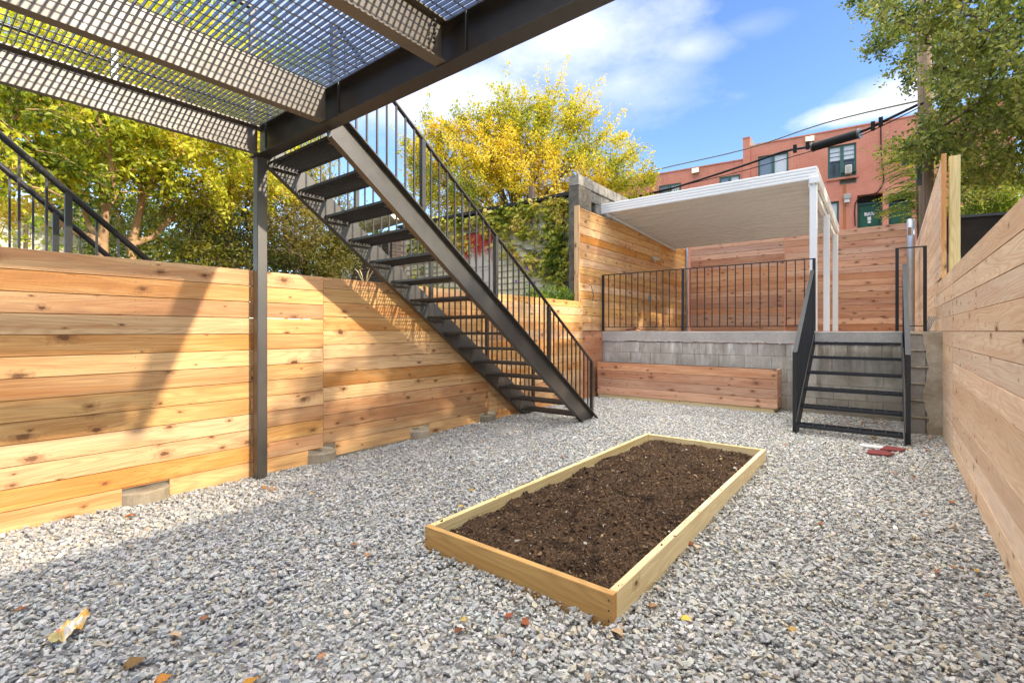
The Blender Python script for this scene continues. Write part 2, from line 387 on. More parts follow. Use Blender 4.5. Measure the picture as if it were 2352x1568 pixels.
# ------------------------------------------------------------------ world, sun, camera
SUN=Vector((2.17,.385,1.0)).normalized(); EL=math.asin(SUN.z); AZ=math.atan2(SUN.x,SUN.y)
w=bpy.data.worlds.new('World'); sc.world=w; w.use_nodes=True; wt=w.node_tree; wt.nodes.clear()
class WN(NT):
    def __init__(s): s.t=wt
W=WN()
wo=W.n('ShaderNodeOutputWorld'); bg=W.n('ShaderNodeBackground'); W.link(bg.outputs[0],wo.inputs[0])
sky=W.n('ShaderNodeTexSky',sky_type='NISHITA',sun_disc=False,sun_elevation=EL,sun_rotation=AZ,air_density=1.0,dust_density=.3,ozone_density=2.0)
gen=W.n('ShaderNodeTexCoord').outputs['Generated']
n1=W.noise(W.mapv(gen,(1,1,2.2)),3.2,7,.55); n2=W.noise(W.mapv(gen,(1,1,1.8),(3,1,2)),9,6,.6)
nn=W.math('ADD',W.math('MULTIPLY',n1,.65),W.math('MULTIPLY',n2,.35))
mask=None
def cloud(u,v,au,av,soft=1.0,gain=1.0):
    c=Vector(ray(u,v)).normalized(); ax=Vector((-c.y,c.x,0)).normalized()*-1; up=ax.cross(c).normalized()
    a=au/FP; b=av/FP
    d1=W.math('DIVIDE',W.vmath('DOT_PRODUCT',gen,tuple(ax)),a); d2=W.math('DIVIDE',W.vmath('DOT_PRODUCT',gen,tuple(up)),b)
    r=W.math('SQRT',W.math('ADD',W.math('MULTIPLY',d1,d1),W.math('MULTIPLY',d2,d2)))
    fr=W.math('GREATER_THAN',W.vmath('DOT_PRODUCT',gen,tuple(c)),0)
    e=W.math('ADD',W.math('SUBTRACT',1.0,r),W.math('MULTIPLY',W.math('SUBTRACT',nn,.5),2.3))
    return W.math('MULTIPLY',W.math('MULTIPLY',W.math('MULTIPLY',e,soft,clamp=True),fr),gain)
for args in((1280,100,360,130,1.1,.97),(1040,190,340,120,1.1,.95),(1440,190,200,90,.8,.8),(1580,110,120,50,.8,.7),(1720,60,90,30,.6,.35),(2040,238,150,26,1.8,.95),(2120,190,130,40,1.2,.8),(700,60,500,200,.8,.6),(-900,300,900,160,.8,.7),(3600,350,900,160,.8,.7),(2700,120,300,60,.8,.7)):
    c=cloud(*args); mask=c if mask is None else W.math('MAXIMUM',mask,c)
sx=W.n('ShaderNodeSeparateXYZ'); W.link(gen,sx.inputs[0])
hi=W.math('MULTIPLY',W.math('SUBTRACT',W.math('ADD',sx.outputs[2],W.math('MULTIPLY',W.math('SUBTRACT',n1,.5),.6)),.62),6,clamp=True)  # unseen bright cloud layer overhead, added to lift fill light in the shaded yard
bk=W.math('MULTIPLY',W.math('SUBTRACT',W.math('ADD',W.math('MULTIPLY',sx.outputs[1],-1),W.math('MULTIPLY',W.math('SUBTRACT',n1,.5),.8)),.25),3,clamp=True)
bk=W.math('MULTIPLY',bk,W.math('GREATER_THAN',sx.outputs[2],0))
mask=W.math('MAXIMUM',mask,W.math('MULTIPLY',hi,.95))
hsv=W.n('ShaderNodeHueSaturation'); W.link(sky.outputs[0],hsv.inputs['Color']); hsv.inputs['Saturation'].default_value=1.16; hsv.inputs['Hue'].default_value=.512; hsv.inputs['Value'].default_value=1.0
SKYS=.13
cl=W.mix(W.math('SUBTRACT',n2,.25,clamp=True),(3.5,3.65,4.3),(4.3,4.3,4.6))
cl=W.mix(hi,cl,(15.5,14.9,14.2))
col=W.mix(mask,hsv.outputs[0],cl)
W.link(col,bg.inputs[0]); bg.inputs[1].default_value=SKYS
sun=bpy.data.lights.new('sun','SUN'); sun.energy=2.1; sun.angle=R(.9); sun.color=(1,.86,.67)
so=bpy.data.objects.new('sun',sun); C.objects.link(so); so.rotation_euler=(-SUN).to_track_quat('-Z','Y').to_euler(); so.location=(8,2,8)
cam=bpy.data.cameras.new('camera'); cam.sensor_width=36; cam.lens=FP/2352*36; cam.shift_y=-(784-HYP)/2352; cam.clip_start=.05; cam.clip_end=2000
co=bpy.data.objects.new('camera',cam); C.objects.link(co); co.location=(0,0,H); co.rotation_euler=(R(90),0,YAW); sc.camera=co
sc.view_settings.view_transform='Standard'; sc.view_settings.look='None'; sc.view_settings.exposure=1.5; sc.view_settings.gamma=1
XL=-4.49; XR=.494
# ------------------------------------------------------------------ ground
mb=MB(); mb.box((0,0,-.06-.5),(900,900,1.0)); g=mb.build('ground',M['earth']); tag(g,kind='structure')
nx,ny=60,110; xs=np.linspace(XL-.02,XR+.02,nx); ys=np.linspace(-2.5,8.75,ny)
gx,gy=np.meshgrid(xs,ys,indexing='ij')
GZ=np.vectorize(gz)(gx,gy)-.012
V=np.stack([gx,gy,GZ],-1).reshape(-1,3); ii=np.arange(nx*ny).reshape(nx,ny)
F=np.stack([ii[:-1,:-1],ii[1:,:-1],ii[1:,1:],ii[:-1,1:]],-1).reshape(-1,4)
o=npmesh('yard_ground',V,F,M['ground'],smooth=True); tag(o,kind='structure')
# gravel stones
def protos(n,k=9,flat=(1,.72,.42),seed=1):
    rr=random.Random(seed); out=[]
    for i in range(n):
        bm=bmesh.new()
        for j in range(k):
            a=Vector((rr.gauss(0,1),rr.gauss(0,1),rr.gauss(0,1))).normalized()*rr.uniform(.8,1.05)
            bm.verts.new((a.x*flat[0]*rr.uniform(.85,1.15),a.y*flat[1],a.z*flat[2]))
        r=bmesh.ops.convex_hull(bm,input=bm.verts)
        bmesh.ops.delete(bm,geom=[v for v in bm.verts if not v.link_faces],context='VERTS')
        bmesh.ops.triangulate(bm,faces=bm.faces)
        bm.verts.index_update(); out.append((np.array([v.co[:] for v in bm.verts]),np.array([[q.index for q in f.verts] for f in bm.faces]))); bm.free()
    return out
def chips(n,seed=1):
    rr=random.Random(seed); out=[]
    for i in range(n):
        bm=bmesh.new(); k=rr.choice((3,4,4,5,5)); ph=rr.uniform(0,6.28); el=rr.uniform(.48,.80); th=rr.uniform(.16,.36); sk=rr.uniform(-.25,.25); sl=rr.uniform(-.22,.22)
        for lv,scl in((-th,rr.uniform(.7,1.0)),(th,rr.uniform(.62,.95))):
            for j in range(k):
                a=ph+6.283*(j+rr.uniform(-.28,.28))/k; q=rr.uniform(.82,1.12)*scl
                bm.verts.new((math.cos(a)*q+sk*lv,math.sin(a)*q*el,lv+sl*math.cos(a)*q*(1 if lv>0 else .3)+rr.uniform(-.05,.05)))
        bmesh.ops.convex_hull(bm,input=bm.verts)
        bmesh.ops.delete(bm,geom=[v for v in bm.verts if not v.link_faces],context='VERTS')
        bmesh.ops.triangulate(bm,faces=bm.faces)
        bm.verts.index_update(); out.append((np.array([v.co[:] for v in bm.verts]),np.array([[q.index for q in f.verts] for f in bm.faces]))); bm.free()
    return out
def scatter(P,S,pro,tilt,cols,seed=0):
    """P (n,3) positions, S (n,) sizes"""
    r=np.random.default_rng(seed); n=len(P); which=r.integers(0,len(pro),n)
    VV=[];FF=[];CC=[];off=0
    for k,(pv,pf) in enumerate(pro):
        idx=np.where(which==k)[0]
        if not len(idx): continue
        m=len(idx); th=r.uniform(0,2*np.pi,m); ta=r.normal(0,tilt,m); tb=r.normal(0,tilt,m)
        c,s=np.cos(th),np.sin(th); ca,sa=np.cos(ta),np.sin(ta); cb_,sb=np.cos(tb),np.sin(tb)
        Rz=np.zeros((m,3,3)); Rz[:,0,0]=c;Rz[:,0,1]=-s;Rz[:,1,0]=s;Rz[:,1,1]=c;Rz[:,2,2]=1
        Rx=np.zeros((m,3,3)); Rx[:,0,0]=1;Rx[:,1,1]=ca;Rx[:,1,2]=-sa;Rx[:,2,1]=sa;Rx[:,2,2]=ca
        Ry=np.zeros((m,3,3)); Ry[:,1,1]=1;Ry[:,0,0]=cb_;Ry[:,0,2]=sb;Ry[:,2,0]=-sb;Ry[:,2,2]=cb_
        A=Rx@Ry@Rz
        v=np.einsum('mij,kj->mki',A,pv)*S[idx][:,None,None]+P[idx][:,None,:]
        nv=len(pv); VV.append(v.reshape(-1,3)); FF.append((pf[None]+(np.arange(m)*nv)[:,None,None]+off).reshape(-1,3)); CC.append(np.repeat(cols[idx],nv,0)); off+=m*nv
    return np.concatenate(VV),np.concatenate(FF),np.concatenate(CC)
BX0,BX1,BY0,BY1=-2.178,-.957,1.94,5.25
N=215000
px=rng.uniform(XL,XR,N); py=rng.uniform(-.2,8.68,N)
dep=-SN*px+CS*py
keep=(dep>1.15)&~((px>BX0+.03)&(px<BX1-.03)&(py>BY0+.03)&(py<BY1-.03))&~((px<-1.4)&(py>8.35))&~((px>.17)&(py>7.8))
px,py,dep=px[keep],py[keep],dep[keep]; n=len(px)
sz=np.clip(rng.lognormal(math.log(.0132),.33,n),.006,.034)
sz[rng.random(n)<.004]*=1.6; sz=np.minimum(sz,.045)
pz=np.array([gz(0,q) for q in py])+rng.uniform(-.010,.014,n)+.030*(fbm(px*1.1,py*1.1,3)-.45)
pz+=np.where(np.abs(py-BY0)<.12,.01,0)*((px>BX0-.1)&(px<BX1+.1))
pal=np.array([(.43,.44,.44),(.49,.50,.50),(.37,.385,.395),(.56,.55,.52),(.53,.49,.41),(.44,.38,.29),(.23,.235,.24),(.62,.60,.55)])
pi=rng.choice(len(pal),n,p=[.27,.25,.15,.13,.10,.04,.03,.03])
cols=pal[pi]*rng.uniform(.80,1.14,(n,1))*rng.normal(1,.02,(n,3))*np.array([.97,.95,.905])
big=vnoise(px*1.3,py*1.3,5)[:,None]; cols=cols*(.93+.14*big)
V,F,CC=scatter(np.stack([px,py,pz],1),sz,chips(48,4),.30,np.clip(cols,0.03,.9),3)
o=npmesh('gravel',V,F,M['stone'],CC); tag(o,'loose grey crushed stone gravel covering the whole yard','gravel',kind='stuff')
# ------------------------------------------------------------------ fences
def planks_along_Y(mb,x,y0,y1,z0,z1,bh,th=.02,gap=.005,seamjit=0,cut=None,minlen=0):
    """planks lying along Y in plane X=x (face at x toward +X if th>0)"""
    z=z0; k=0; out=[]
    while z<z1-.02:
        h=min(bh,z1-z)
        segs=[(y0,y1)]
        if cut and k==0:
            segs=[];a=y0
            for c0,c1 in cut:
                if c1<=y0 or c0>=y1: continue
                if c0>a+.02: segs.append((a,c0))
                a=max(a,c1)
            if a<y1-.02: segs.append((a,y1))
        col=(random.random(),random.random(),random.random())
        for a,b in segs:
            mb.box((x-th/2+random.uniform(-.0012,.0012),(a+b)/2,z+h/2-gap/2),(th,b-a-.003,h-gap),ua=1,col=col)
        if k and not(k==10 and y0>1.9) and y1<7: mb.box((x-th-.006,(y0+y1)/2,z-.003),(.008,y1-y0-.01,.03),ua=1,col=(.9,0,.5))
        z+=bh;k+=1
def planks_along_X(mb,y,x0,x1,z0,z1,bh,th=.02,gap=.007):
    z=z0
    while z<z1-.02:
        h=min(bh,z1-z)
        mb.box(((x0+x1)/2,y+th/2+random.uniform(-.0012,.0012),z+h/2-gap/2),(x1-x0-.003,th,h-gap),ua=0)
        mb.box(((x0+x1)/2,y+th+.006,z),(x1-x0-.01,.008,.03),ua=0,col=(.9,0,.5)); z+=bh
foot=[(1.04,1.34),(2.50,2.79),(3.78,4.08),(5.02,5.36)]
f1=empty('wooden_fence',(XL,2,0),'low warm cedar board fence with knots along the left side, behind the black post','fence')
for a,b in((-2.2,-.6),(-.6,1.96),(1.96,2.656),(2.656,5.2),(5.2,7.86)):
    mb=MB(); n0=.0 if b<3 else .03
    a0,b0=a,b
    if a==.9 or a==-.6: a0=a
    planks_along_Y(mb,XL,a0,b0,n0,1.852,.1425,cut=foot); mb.build('board_panel',M['cedar'],f1,.0018)
for y in(1.18,2.64,3.93,5.19,6.4,7.6):
    mb=MB(); mb.box((XL-.09,y,.96),(.09,.09,1.66)); mb.build('fence_post',M['pine'],f1)
for (a,b),zt,lb in zip(foot,(.098,.10,.115,.125),('nearest','second nearest','third nearest','farthest, half buried')):
    mb=MB(); y=(a+b)/2; rr=.15
    nn_=20; ring=[(XL+.02+rr*math.cos(t)*.75,y+rr*math.sin(t)) for t in [2*math.pi*k/nn_ for k in range(nn_)]]
    bm=len(mb.v)
    mb.tube([(XL-.075,y,-.1),(XL-.075,y,zt-.012),(XL-.075,y,zt)],[rr+.02,rr+.02,rr+.008],n=26)
    o=mb.build('concrete_footing',M['footing'],smooth=False); tag(o,f'round concrete footing showing under the left fence, {lb} one','footing','concrete footings under the left fence')
mb=MB()
for yn in(1.12,1.22,1.90,1.99,2.63,2.685,3.90,3.97,5.17,5.23,6.4,7.6,.30,-.2):
    for k in range(13):
        for q in(.03,.11):
            mb.box((XL+.0005,yn+random.uniform(-.006,.006),.1425*k+q+random.uniform(-.006,.006)),(.002,.005,.005))
o=mb.build('nail_heads',M['steel'],f1); o['kind']='stuff'
# right low fence
f2=empty('wooden_fence',(XR,5,0),'low pale cedar board fence along the right edge of the yard','fence')
for a,b in((-.9,2.6),(2.6,6.572),(6.572,7.85),(7.85,8.9)):
    mb=MB(); z=1.306-.16*8+.01
    z=.0
    for k in range(13):
        z0=[-.02]+[.026+.16*j for j in range(1,14)]
        lo=z0[k]; hi=z0[k+1]
        if hi>2.0: hi=1.985
        if hi-lo<.05: continue
        if a>=7.8 and hi<1.3: pass
        mb.box((XR+.01+random.uniform(-.0015,.0015),(a+b)/2,(lo+hi)/2-.002),(.02,b-a-.003,hi-lo-.004),ua=1)
    for k in range(1,13): mb.box((XR+.028,(a+b)/2,[.026+.16*j for j in range(0,13)][k]-.002),(.012,b-a-.003,.04),ua=1)
    mb.build('board_panel',M['cedar_pale'],f2,.002)
mb=MB()
for yn in(2.57,2.63,3.2,4.9,6.54,6.60,7.8):
    for k in range(12):
        for q in(.035,.125):
            mb.box((XR-.0005,yn+random.uniform(-.006,.006),.026+.16*k+q+random.uniform(-.006,.006)),(.002,.005,.005))
o=mb.build('nail_heads',M['steel'],f2); o['kind']='stuff'
for y in(0,1.6,3.2,4.9,6.57,8.3):
    mb=MB(); mb.box((XR+.07,y,.92),(.09,.09,1.86)); mb.build('fence_post',M['pine'],f2)
# right high fence
f3=empty('wooden_fence',(XR,10,1.3),'tall pale cedar board fence rising at the right of the upper platform','fence')
mb=MB()
z=1.99; 
while z<3.38:
    h=min(.145,3.42-z); mb.box((XR+.012+random.uniform(-.0015,.0015),(7.85+10.9)/2,z+h/2),(.02,3.05,h-.004),ua=1)
    z+=.145
mb.build('board_panel',M['cedar_pale'],f3,.002)
mb=MB(); z=1.306
while z<3.38:
    h=min(.145,3.42-z); mb.box((XR+.012+random.uniform(-.0015,.0015),(10.9+17.4)/2,z+h/2),(.02,6.49,h-.004),ua=1)
    z+=.145
z=1.306
while z<1.98:
    h=.17; mb.box((XR+.012,(8.9+10.9)/2,z+h/2),(.02,1.99,h-.004),ua=1); z+=.1706
mb.build('board_panel',M['cedar_pale'],f3,.002)
mb=MB(); mb.box((XR+.015,7.815,2.69),(.045,.04,1.50)); mb.build('end_trim',M['cedar'],f3,.002)
mb=MB(); mb.box((XR+.12,7.95,2.4),(.10,.10,2.05)); o=mb.build('fence_post',M['pine'],f3,.003)
o['label']='yellow treated timber post'
# left high fence
XH=-4.58
f4=empty('wooden_fence',(XH,10.5,1.3),'tall warm cedar board fence at the left of the platform, under the white canopy','fence')
for a,b in((7.83,12.0),(12.0,13.9)):
    mb=MB(); z=1.306
    while z<3.60:
        h=min(.152,3.62-z); mb.box((XH-.01+random.uniform(-.0015,.0015),(a+b)/2,z+h/2),(.02,b-a-.003,h-.007),ua=1); mb.box((XH-.028,(a+b)/2,z),(.008,b-a-.01,.03),ua=1,col=(.9,0,.5)); z+=.152
    mb.build('board_panel',M['cedar'],f4,.002)
mb=MB(); mb.box((XH+.0,7.81,2.46),(.10,.04,2.34)); o=mb.build('end_trim',M['cedar'],f4,.002)
mb=MB(); z=.04
while z<1.29:
    h=min(.15,1.30-z); mb.box((XH+.06,(7.85+8.69)/2,z+h/2),(.02,.83,h-.004),ua=1,col=(.9,.6,.9)); z+=.15
mb.build('skirt_panel',M['cedar_red'],f4,.002)
mb=MB(); mb.box((XH+.03,7.84,.66),(.09,.05,1.24),col=(.9,.6,.9)); mb.build('corner_board',M['cedar_red'],f4,.002)
# back fence
YB=13.9
f5=empty('wooden_fence',(-2,YB,1.3),'tall reddish knotty cedar board fence closing the back of the platform','fence')
for a,b in((XH+.12,onY(1802,700,YB).x),(onY(1803.5,700,YB).x,.30)):
    mb=MB(); planks_along_X(mb,YB,a,b,1.32,3.72,.150); mb.build('board_panel',M['cedar_red'],f5,.002)
mb=MB(); mb.box((.335,YB+.01,2.55),(.035,.035,2.55)); mb.build('end_post',M['steel'],f5)
def pipe(u,vt,y,r,lb):
    p=onY(u,vt,y); mb=MB(); mb.tube([(p.x,y,1.3),(p.x,y,p.z-.02),(p.x,y,p.z)],[r,r,r*.7],14); o=empty('galvanised_post',(p.x,y,1.3),lb,'post')
    mb.build('pipe',M['galv'],o,smooth=True); return o,p
pipe(1578,562,YB-.05,.035,'thin galvanised steel pipe post in the corner between the left and back fences')
o,p=pipe(2092,503,YB-.35,.07,'thick galvanised pipe post with rusty opening at right end of back fence')
mb=MB(); mb.box((p.x-.02,YB-.42,p.z-.27),(.06,.02,.16)); mb.build('rusty_cap',M['rust'],o)
# ------------------------------------------------------------------ raised platform and block wall
YW=8.7
pf=empty('retaining_wall',(-2,YW,0),'grey concrete block retaining wall with a cast cap carrying the raised platform','wall')
mb=MB(); z=.0; row=0
ch=.205
tops=[1.10-.205*k for k in range(6)]
for r_,zt in enumerate(tops):
    x=-4.52-(.2 if r_%2 else 0)+random.uniform(-.03,.03)
    while x<.17:
        wdt=.405; a=max(x,-4.52); b=min(x+wdt,.165)
        if b-a>.04: mb.box(((a+b)/2,YW+.1+random.uniform(-.002,.002),zt-.1),(b-a-.005,.2,.200),col=(random.uniform(.2,.8),0,0))
        x+=wdt
mb.build('block_wall',M['block'],pf,.004)
mb=MB(); mb.box((-2.17,YW+.11,.55),(4.68,.19,1.1)); mb.build('mortar_core',M['block'],pf)
# cap with ragged underside
bm=bmesh.new(); nseg=240; x0,x1=-4.52,.17
rows=[]
for i in range(nseg+1):
    x=x0+(x1-x0)*i/nseg; zb=1.112+.016*(random.random()-.5)+.028*(float(fbm(np.array([x*6.0]),np.array([0.3]),3,4)[0])-.45)
    zt=1.300+.004*math.sin(x*3)
    yb=YW-.012+random.uniform(-.003,.003)
    rows.append([bm.verts.new(q) for q in((x,YW+.15,zb),(x,yb,zb),(x,YW-.008,zb+.03),(x,YW-.006,zt-.008),(x,YW+.002,zt),(x,YW+.3,zt))])
for i in range(nseg):
    for k in range(5): bm.faces.new((rows[i][k],rows[i+1][k],rows[i+1][k+1],rows[i][k+1]))
me=bpy.data.meshes.new('cap'); bm.to_mesh(me); bm.free(); me.materials.append(M['cap'])
o=bpy.data.objects.new('cap',me); C.objects.link(o); o.parent=pf; o.matrix_parent_inverse=Matrix.Translation(pf.location).inverted()
mb=MB(); mb.box((-2.0,(YW+.28+14.2)/2,1.20),(5.3,14.2-YW-.28,.19)); o=mb.build('platform_floor',M['cap']); tag(o,kind='structure')
# right pier
pr=empty('block_pier',(.32,7.8,0),'rough concrete block pier at the foot of the right fence, right of the small steps','pier')
mb=MB()
for k in range(6): mb.box((.245,7.90,1.17-.205*k),(.19,.28,.192),col=(.25,0,0)); 
for k in range(6): mb.box((.245,8.42,1.17-.205*k),(.19,.55,.192),col=(.5,0,0))
mb.build('blocks',M['pierblock'],pr,.006)
nx_,nz_=28,80
def slab(name,f,mat,parent):
    V=[];F_=[]
    for i in range(nx_+1):
        for j in range(nz_+1): V.append(f(i/nx_,j/nz_))
    for i in range(nx_):
        for j in range(nz_): a=i*(nz_+1)+j; F_.append((a,a+nz_+1,a+nz_+2,a+1))
    return npmesh(name,np.array(V),np.array(F_),mat,None,parent,True)
def mort(u,v):
    x=.156+u*.338; z=v*1.285
    e=float(fbm(np.array([x*14]),np.array([z*14]),4,2)[0]); edge=.335+.02*math.sin(z*9)+.05*(e-.5)
    jn=abs(((z-1.0675+.205*20)%.205)-.1025); 
    inb=x<edge and x>.165
    y=7.752-.012*e
    if inb and jn<.094+.012*(e-.5): y=7.80
    return (x,y,z)
nx_,nz_=60,230
slab('mortar_face',mort,M['mortar'],pr)
mb=MB(); mb.box((.42,8.25,.64),(.145,.94,1.27)); mb.box((.32,8.25,.6),(.3,.86,1.2)); mb.box((.325,8.22,1.282),(.335,.93,.03)); mb.build('core',M['mortar'],pr)
# ------------------------------------------------------------------ planter box
pb=empty('planter_box',(-2.9,8.35,0),'long cedar planter box on a yellow timber sill in front of the block wall','planter')
px0,px1,py0,py1=-4.43,-1.36,8.32,8.68
def pl(mb,x0,x1,y,za,zb): pass
mb=MB()
for k in range(4):
    z0=.112+.151*k
    mb.box(((px0+px1)/2,py0+.012,z0+.0745),(px1-px0,.024,.146),ua=0)
mb.build('front_boards',M['cedar_red'],pb,.002)
mb=MB()
for k in range(4): mb.box((px1-.012,(py0+.026+py1)/2,.112+.151*k+.0745),(.024,py1-py0-.026,.146),ua=1)
mb.build('side_boards',M['cedar_red'],pb,.002)
mb=MB(); mb.box(((px0+px1)/2-.02,py0+.032,.055),(px1-px0-.06,.045,.109)); mb.box((px1-.06,(py0+py1)/2,.055),(.045,.3,.11)); mb.build('sill',M['pine'],pb,.003)
mb=MB(); mb.box(((px0+px1)/2,(py0+py1)/2+.01,.45),(px1-px0-.06,.3,.5)); o=mb.build('planter_fill',M['soil'],pb)
# ------------------------------------------------------------------ garden bed
gb=empty('garden_bed',(-1.57,3.6,0),'low raised garden bed frame of yellow treated boards on the gravel','garden bed')
T=.038; bt=.150
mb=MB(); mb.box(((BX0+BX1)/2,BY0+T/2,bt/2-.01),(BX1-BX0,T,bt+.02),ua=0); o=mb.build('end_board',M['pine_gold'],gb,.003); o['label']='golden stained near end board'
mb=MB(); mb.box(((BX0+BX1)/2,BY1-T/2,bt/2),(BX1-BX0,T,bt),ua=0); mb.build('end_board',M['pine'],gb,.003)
mb=MB(); mb.box((BX0+T/2,(BY0+BY1)/2,bt/2),(T,BY1-BY0-2*T-.002,bt-.001),ua=1); mb.build('side_board',M['pine'],gb,.003)
mb=MB(); mb.box((BX1-T/2,(BY0+BY1)/2,bt/2-.01),(T,BY1-BY0-2*T-.002,bt+.019),ua=1); mb.build('side_board',M['pine'],gb,.003)
for x in(BX0+.02,BX1-.02):
    for z in(.03,.075,.12):
        mb=MB(); mb.tube([(x,BY0-.0015,z),(x,BY0+.002,z)],.0045,8); mb.build('screw_head',M['steel'],gb)
# soil
nx,ny=130,330; xs=np.linspace(BX0+T,BX1-T,nx); ys=np.linspace(BY0+T,BY1-T,ny); gx,gy=np.meshgrid(xs,ys,indexing='ij')
def soilz(x,y):
    e=np.minimum(np.minimum(x-xs[0],xs[-1]-x),np.minimum(y-ys[0],ys[-1]-y)); e=np.clip(e/.22,0,1)
    m=.075+.045*e**.6; r=fbm(x*7,y*7,4,9)-.45; f=fbm(x*45,y*45,3,21)-.45
    return m+.075*r+.030*f+.012*np.maximum(0,fbm(x*22,y*22,2,5)-.5)
V=np.stack([gx,gy,soilz(gx,gy)],-1).reshape(-1,3); ii=np.arange(nx*ny).reshape(nx,ny)
F=np.stack([ii[:-1,:-1],ii[1:,:-1],ii[1:,1:],ii[:-1,1:]],-1).reshape(-1,4)
V2=V;F2=F
so_=npmesh('soil',V2,F2,M['soil'],None,smooth=True); tag(so_,'dark brown loose garden soil filling the raised bed','soil',kind='stuff')
n=26000; sx=rng.uniform(BX0+T+.005,BX1-T-.005,n); sy=rng.uniform(BY0+T+.005,BY1-T-.005,n); szz=soilz(sx,sy)+rng.uniform(-.001,.006,n)
bp=protos(10,6,(1.8,.35,.25),5)+protos(14,8,(1,.9,.7),6)
ss=np.clip(rng.lognormal(math.log(.0046),.6,n),.0015,.022)
pal=np.array([(.08,.048,.03),(.13,.08,.045),(.03,.019,.013),(.22,.14,.075),(.36,.24,.13),(.5,.48,.42)])
cc=pal[rng.choice(6,n,p=[.36,.26,.19,.125,.05,.015])]*rng.uniform(.7,1.3,(n,1))
V,F,CC=scatter(np.stack([sx,sy,szz],1),ss,bp,.5,cc,8)
npmesh('mulch_bits',V,F,M['soilbits'],CC,so_)
so_.children[0]['kind']='stuff'
# crumbs of soil spilled on the frame and the gravel beside it
m_=900; ex=np.where(rng.random(m_)<.5,BX0-rng.exponential(.05,m_),BX1+rng.exponential(.05,m_)); ey=rng.uniform(BY0,BY1,m_); ez=np.array([gz(0,q) for q in ey])+.012+rng.uniform(0,.01,m_)
m2=160; fx=np.where(rng.random(m2)<.5,BX0+T/2,BX1-T/2)+rng.normal(0,.009,m2); cl_=rng.uniform(BY0+.05,BY1-.05,14); fy=cl_[rng.integers(0,14,m2)]+rng.normal(0,.03,m2); fy=np.clip(fy,BY0+.01,BY1-.01)
SP=np.concatenate([np.stack([ex,ey,ez],1),np.stack([fx,fy,np.full(m2,bt+.002)],1)])
V,F,CC=scatter(SP,np.clip(rng.lognormal(math.log(.0038),.5,len(SP)),.0015,.010),bp,.4,pal[rng.integers(0,4,len(SP))]*.8,18)
o=npmesh('spilled_soil',V,F,M['soilbits'],CC); tag(o,'crumbs of dark soil spilled on the bed frame and gravel beside it','soil crumbs',kind='stuff')
# ------------------------------------------------------------------ steel deck
dk=empty('steel_deck',(-2,0,0),'black steel deck of open grating on joists overhead, carried by a square post','deck')
YG=1.974; ZT=3.13; ZB=2.85
def chan(mb,p0,p1,h,fl,side,t=.008,updir=(0,0,1)):
    """C-section; web plane through p0-p1 (centre height), flange toward side vector"""
    p0,p1=Vector(p0),Vector(p1); s=Vector(side)
    d=(p1-p0).normalized(); up=Vector(updir); up=(up-d*up.dot(d)).normalized()
    a=h/2
    prof=[(0,-a),(fl,-a),(fl,-a+t*1.3),(t,-a+t*1.6),(t,a-t*1.6),(fl,a-t*1.3),(fl,a),(0,a)]
    mb.prism(prof,p0,p1,s,up)
def ibeam(mb,p0,p1,h,fl,side,t=.008):
    s=Vector(side); a=h/2; b=fl/2; q=t/2
    prof=[(-b,-a),(b,-a),(b,-a+t),(q,-a+t),(q,a-t),(b,a-t),(b,a),(-b,a),(-b,a-t),(-q,a-t),(-q,-a+t),(-b,-a+t)]
    mb.prism(prof,p0,p1,s,(0,0,1))
YD0=-2.0
zc=(ZT-.035+ZB)/2; hj=ZT-.035-ZB
mb=MB(); chan(mb,(-4.385,YD0,zc),(-4.385,YG-.01,zc),hj,.055,(1,0,0)); mb.build('joist',M['joist'],dk)
for xj in(-3.29,):
    mb=MB(); chan(mb,(xj,YD0,zc+.01),(xj,YG-.01,zc+.01),hj-.0,.075,(-1,0,0)); mb.build('joist',M['joist'],dk)
for xj in(-2.03,-.78,.47):
    mb=MB(); ibeam(mb,(xj-.035,YD0,zc+.01),(xj-.035,YG-.01,zc+.01),hj,.085,(1,0,0)); mb.build('joist',M['joist'],dk)
mb=MB(); ibeam(mb,(-4.44,YG+.045,zc),(.60,YG+.045,zc),hj+.0,.115,(0,1,0)); mb.build('girder',M['steel'],dk)
mb=MB(); mb.box((-4.412,YG+.03,(ZB-.006)/2-.02),(.088,.088,ZB-.006+.04),col=(.5,.5,.5)); mb.build('support_post',M['stringer'],dk,.006)
mb=MB(); mb.box((-4.40,YG+.03,ZB-.006),(.14,.14,.010)); mb.build('cap_plate',M['steel'],dk)
for xx in(-4.20,-3.10,-1.85,-.6):
    mb=MB(); mb.box((xx,YG-.018,zc),(.006,.02,hj-.03)); mb.build('weld_plate',M['steel'],dk)
mb=MB()
y=YD0
while y<YG+.08:
    mb.box((-1.92,y,ZT-.0125),(5.06,.0045,.025),col=(.5,.5,.5)); y+=.0352
mb.build('grating',M['grate'],dk); mb=MB()
x=-4.43
while x<.62:
    mb.bar((x,YD0,ZT-.004),(x,YG+.08,ZT-.004),.006,.006); x+=.1015
mb.build('cross_rods',M['steel2'],dk)
mb=MB(); chan(mb,(-4.38,YG+.09,ZT-.06),(-4.38,YG+.1,ZT-.06),.02,.02,(1,0,0))
# deck guard above
gr=MB(); gr.bar((-4.43,YD0,4.15),(-4.43,YG,4.15),.045,.02); gr.bar((-4.43,YD0,3.25),(-4.43,YG,3.25),.04,.012)
gl=gr.build('guard_rail',M['steel'],dk)
for k in range(5):
    mb=MB(); y=-1.9+k*.96; mb.box((-4.43,y,3.64),(.04,.04,1.02)); mb.build('guard_post',M['steel'],gl)
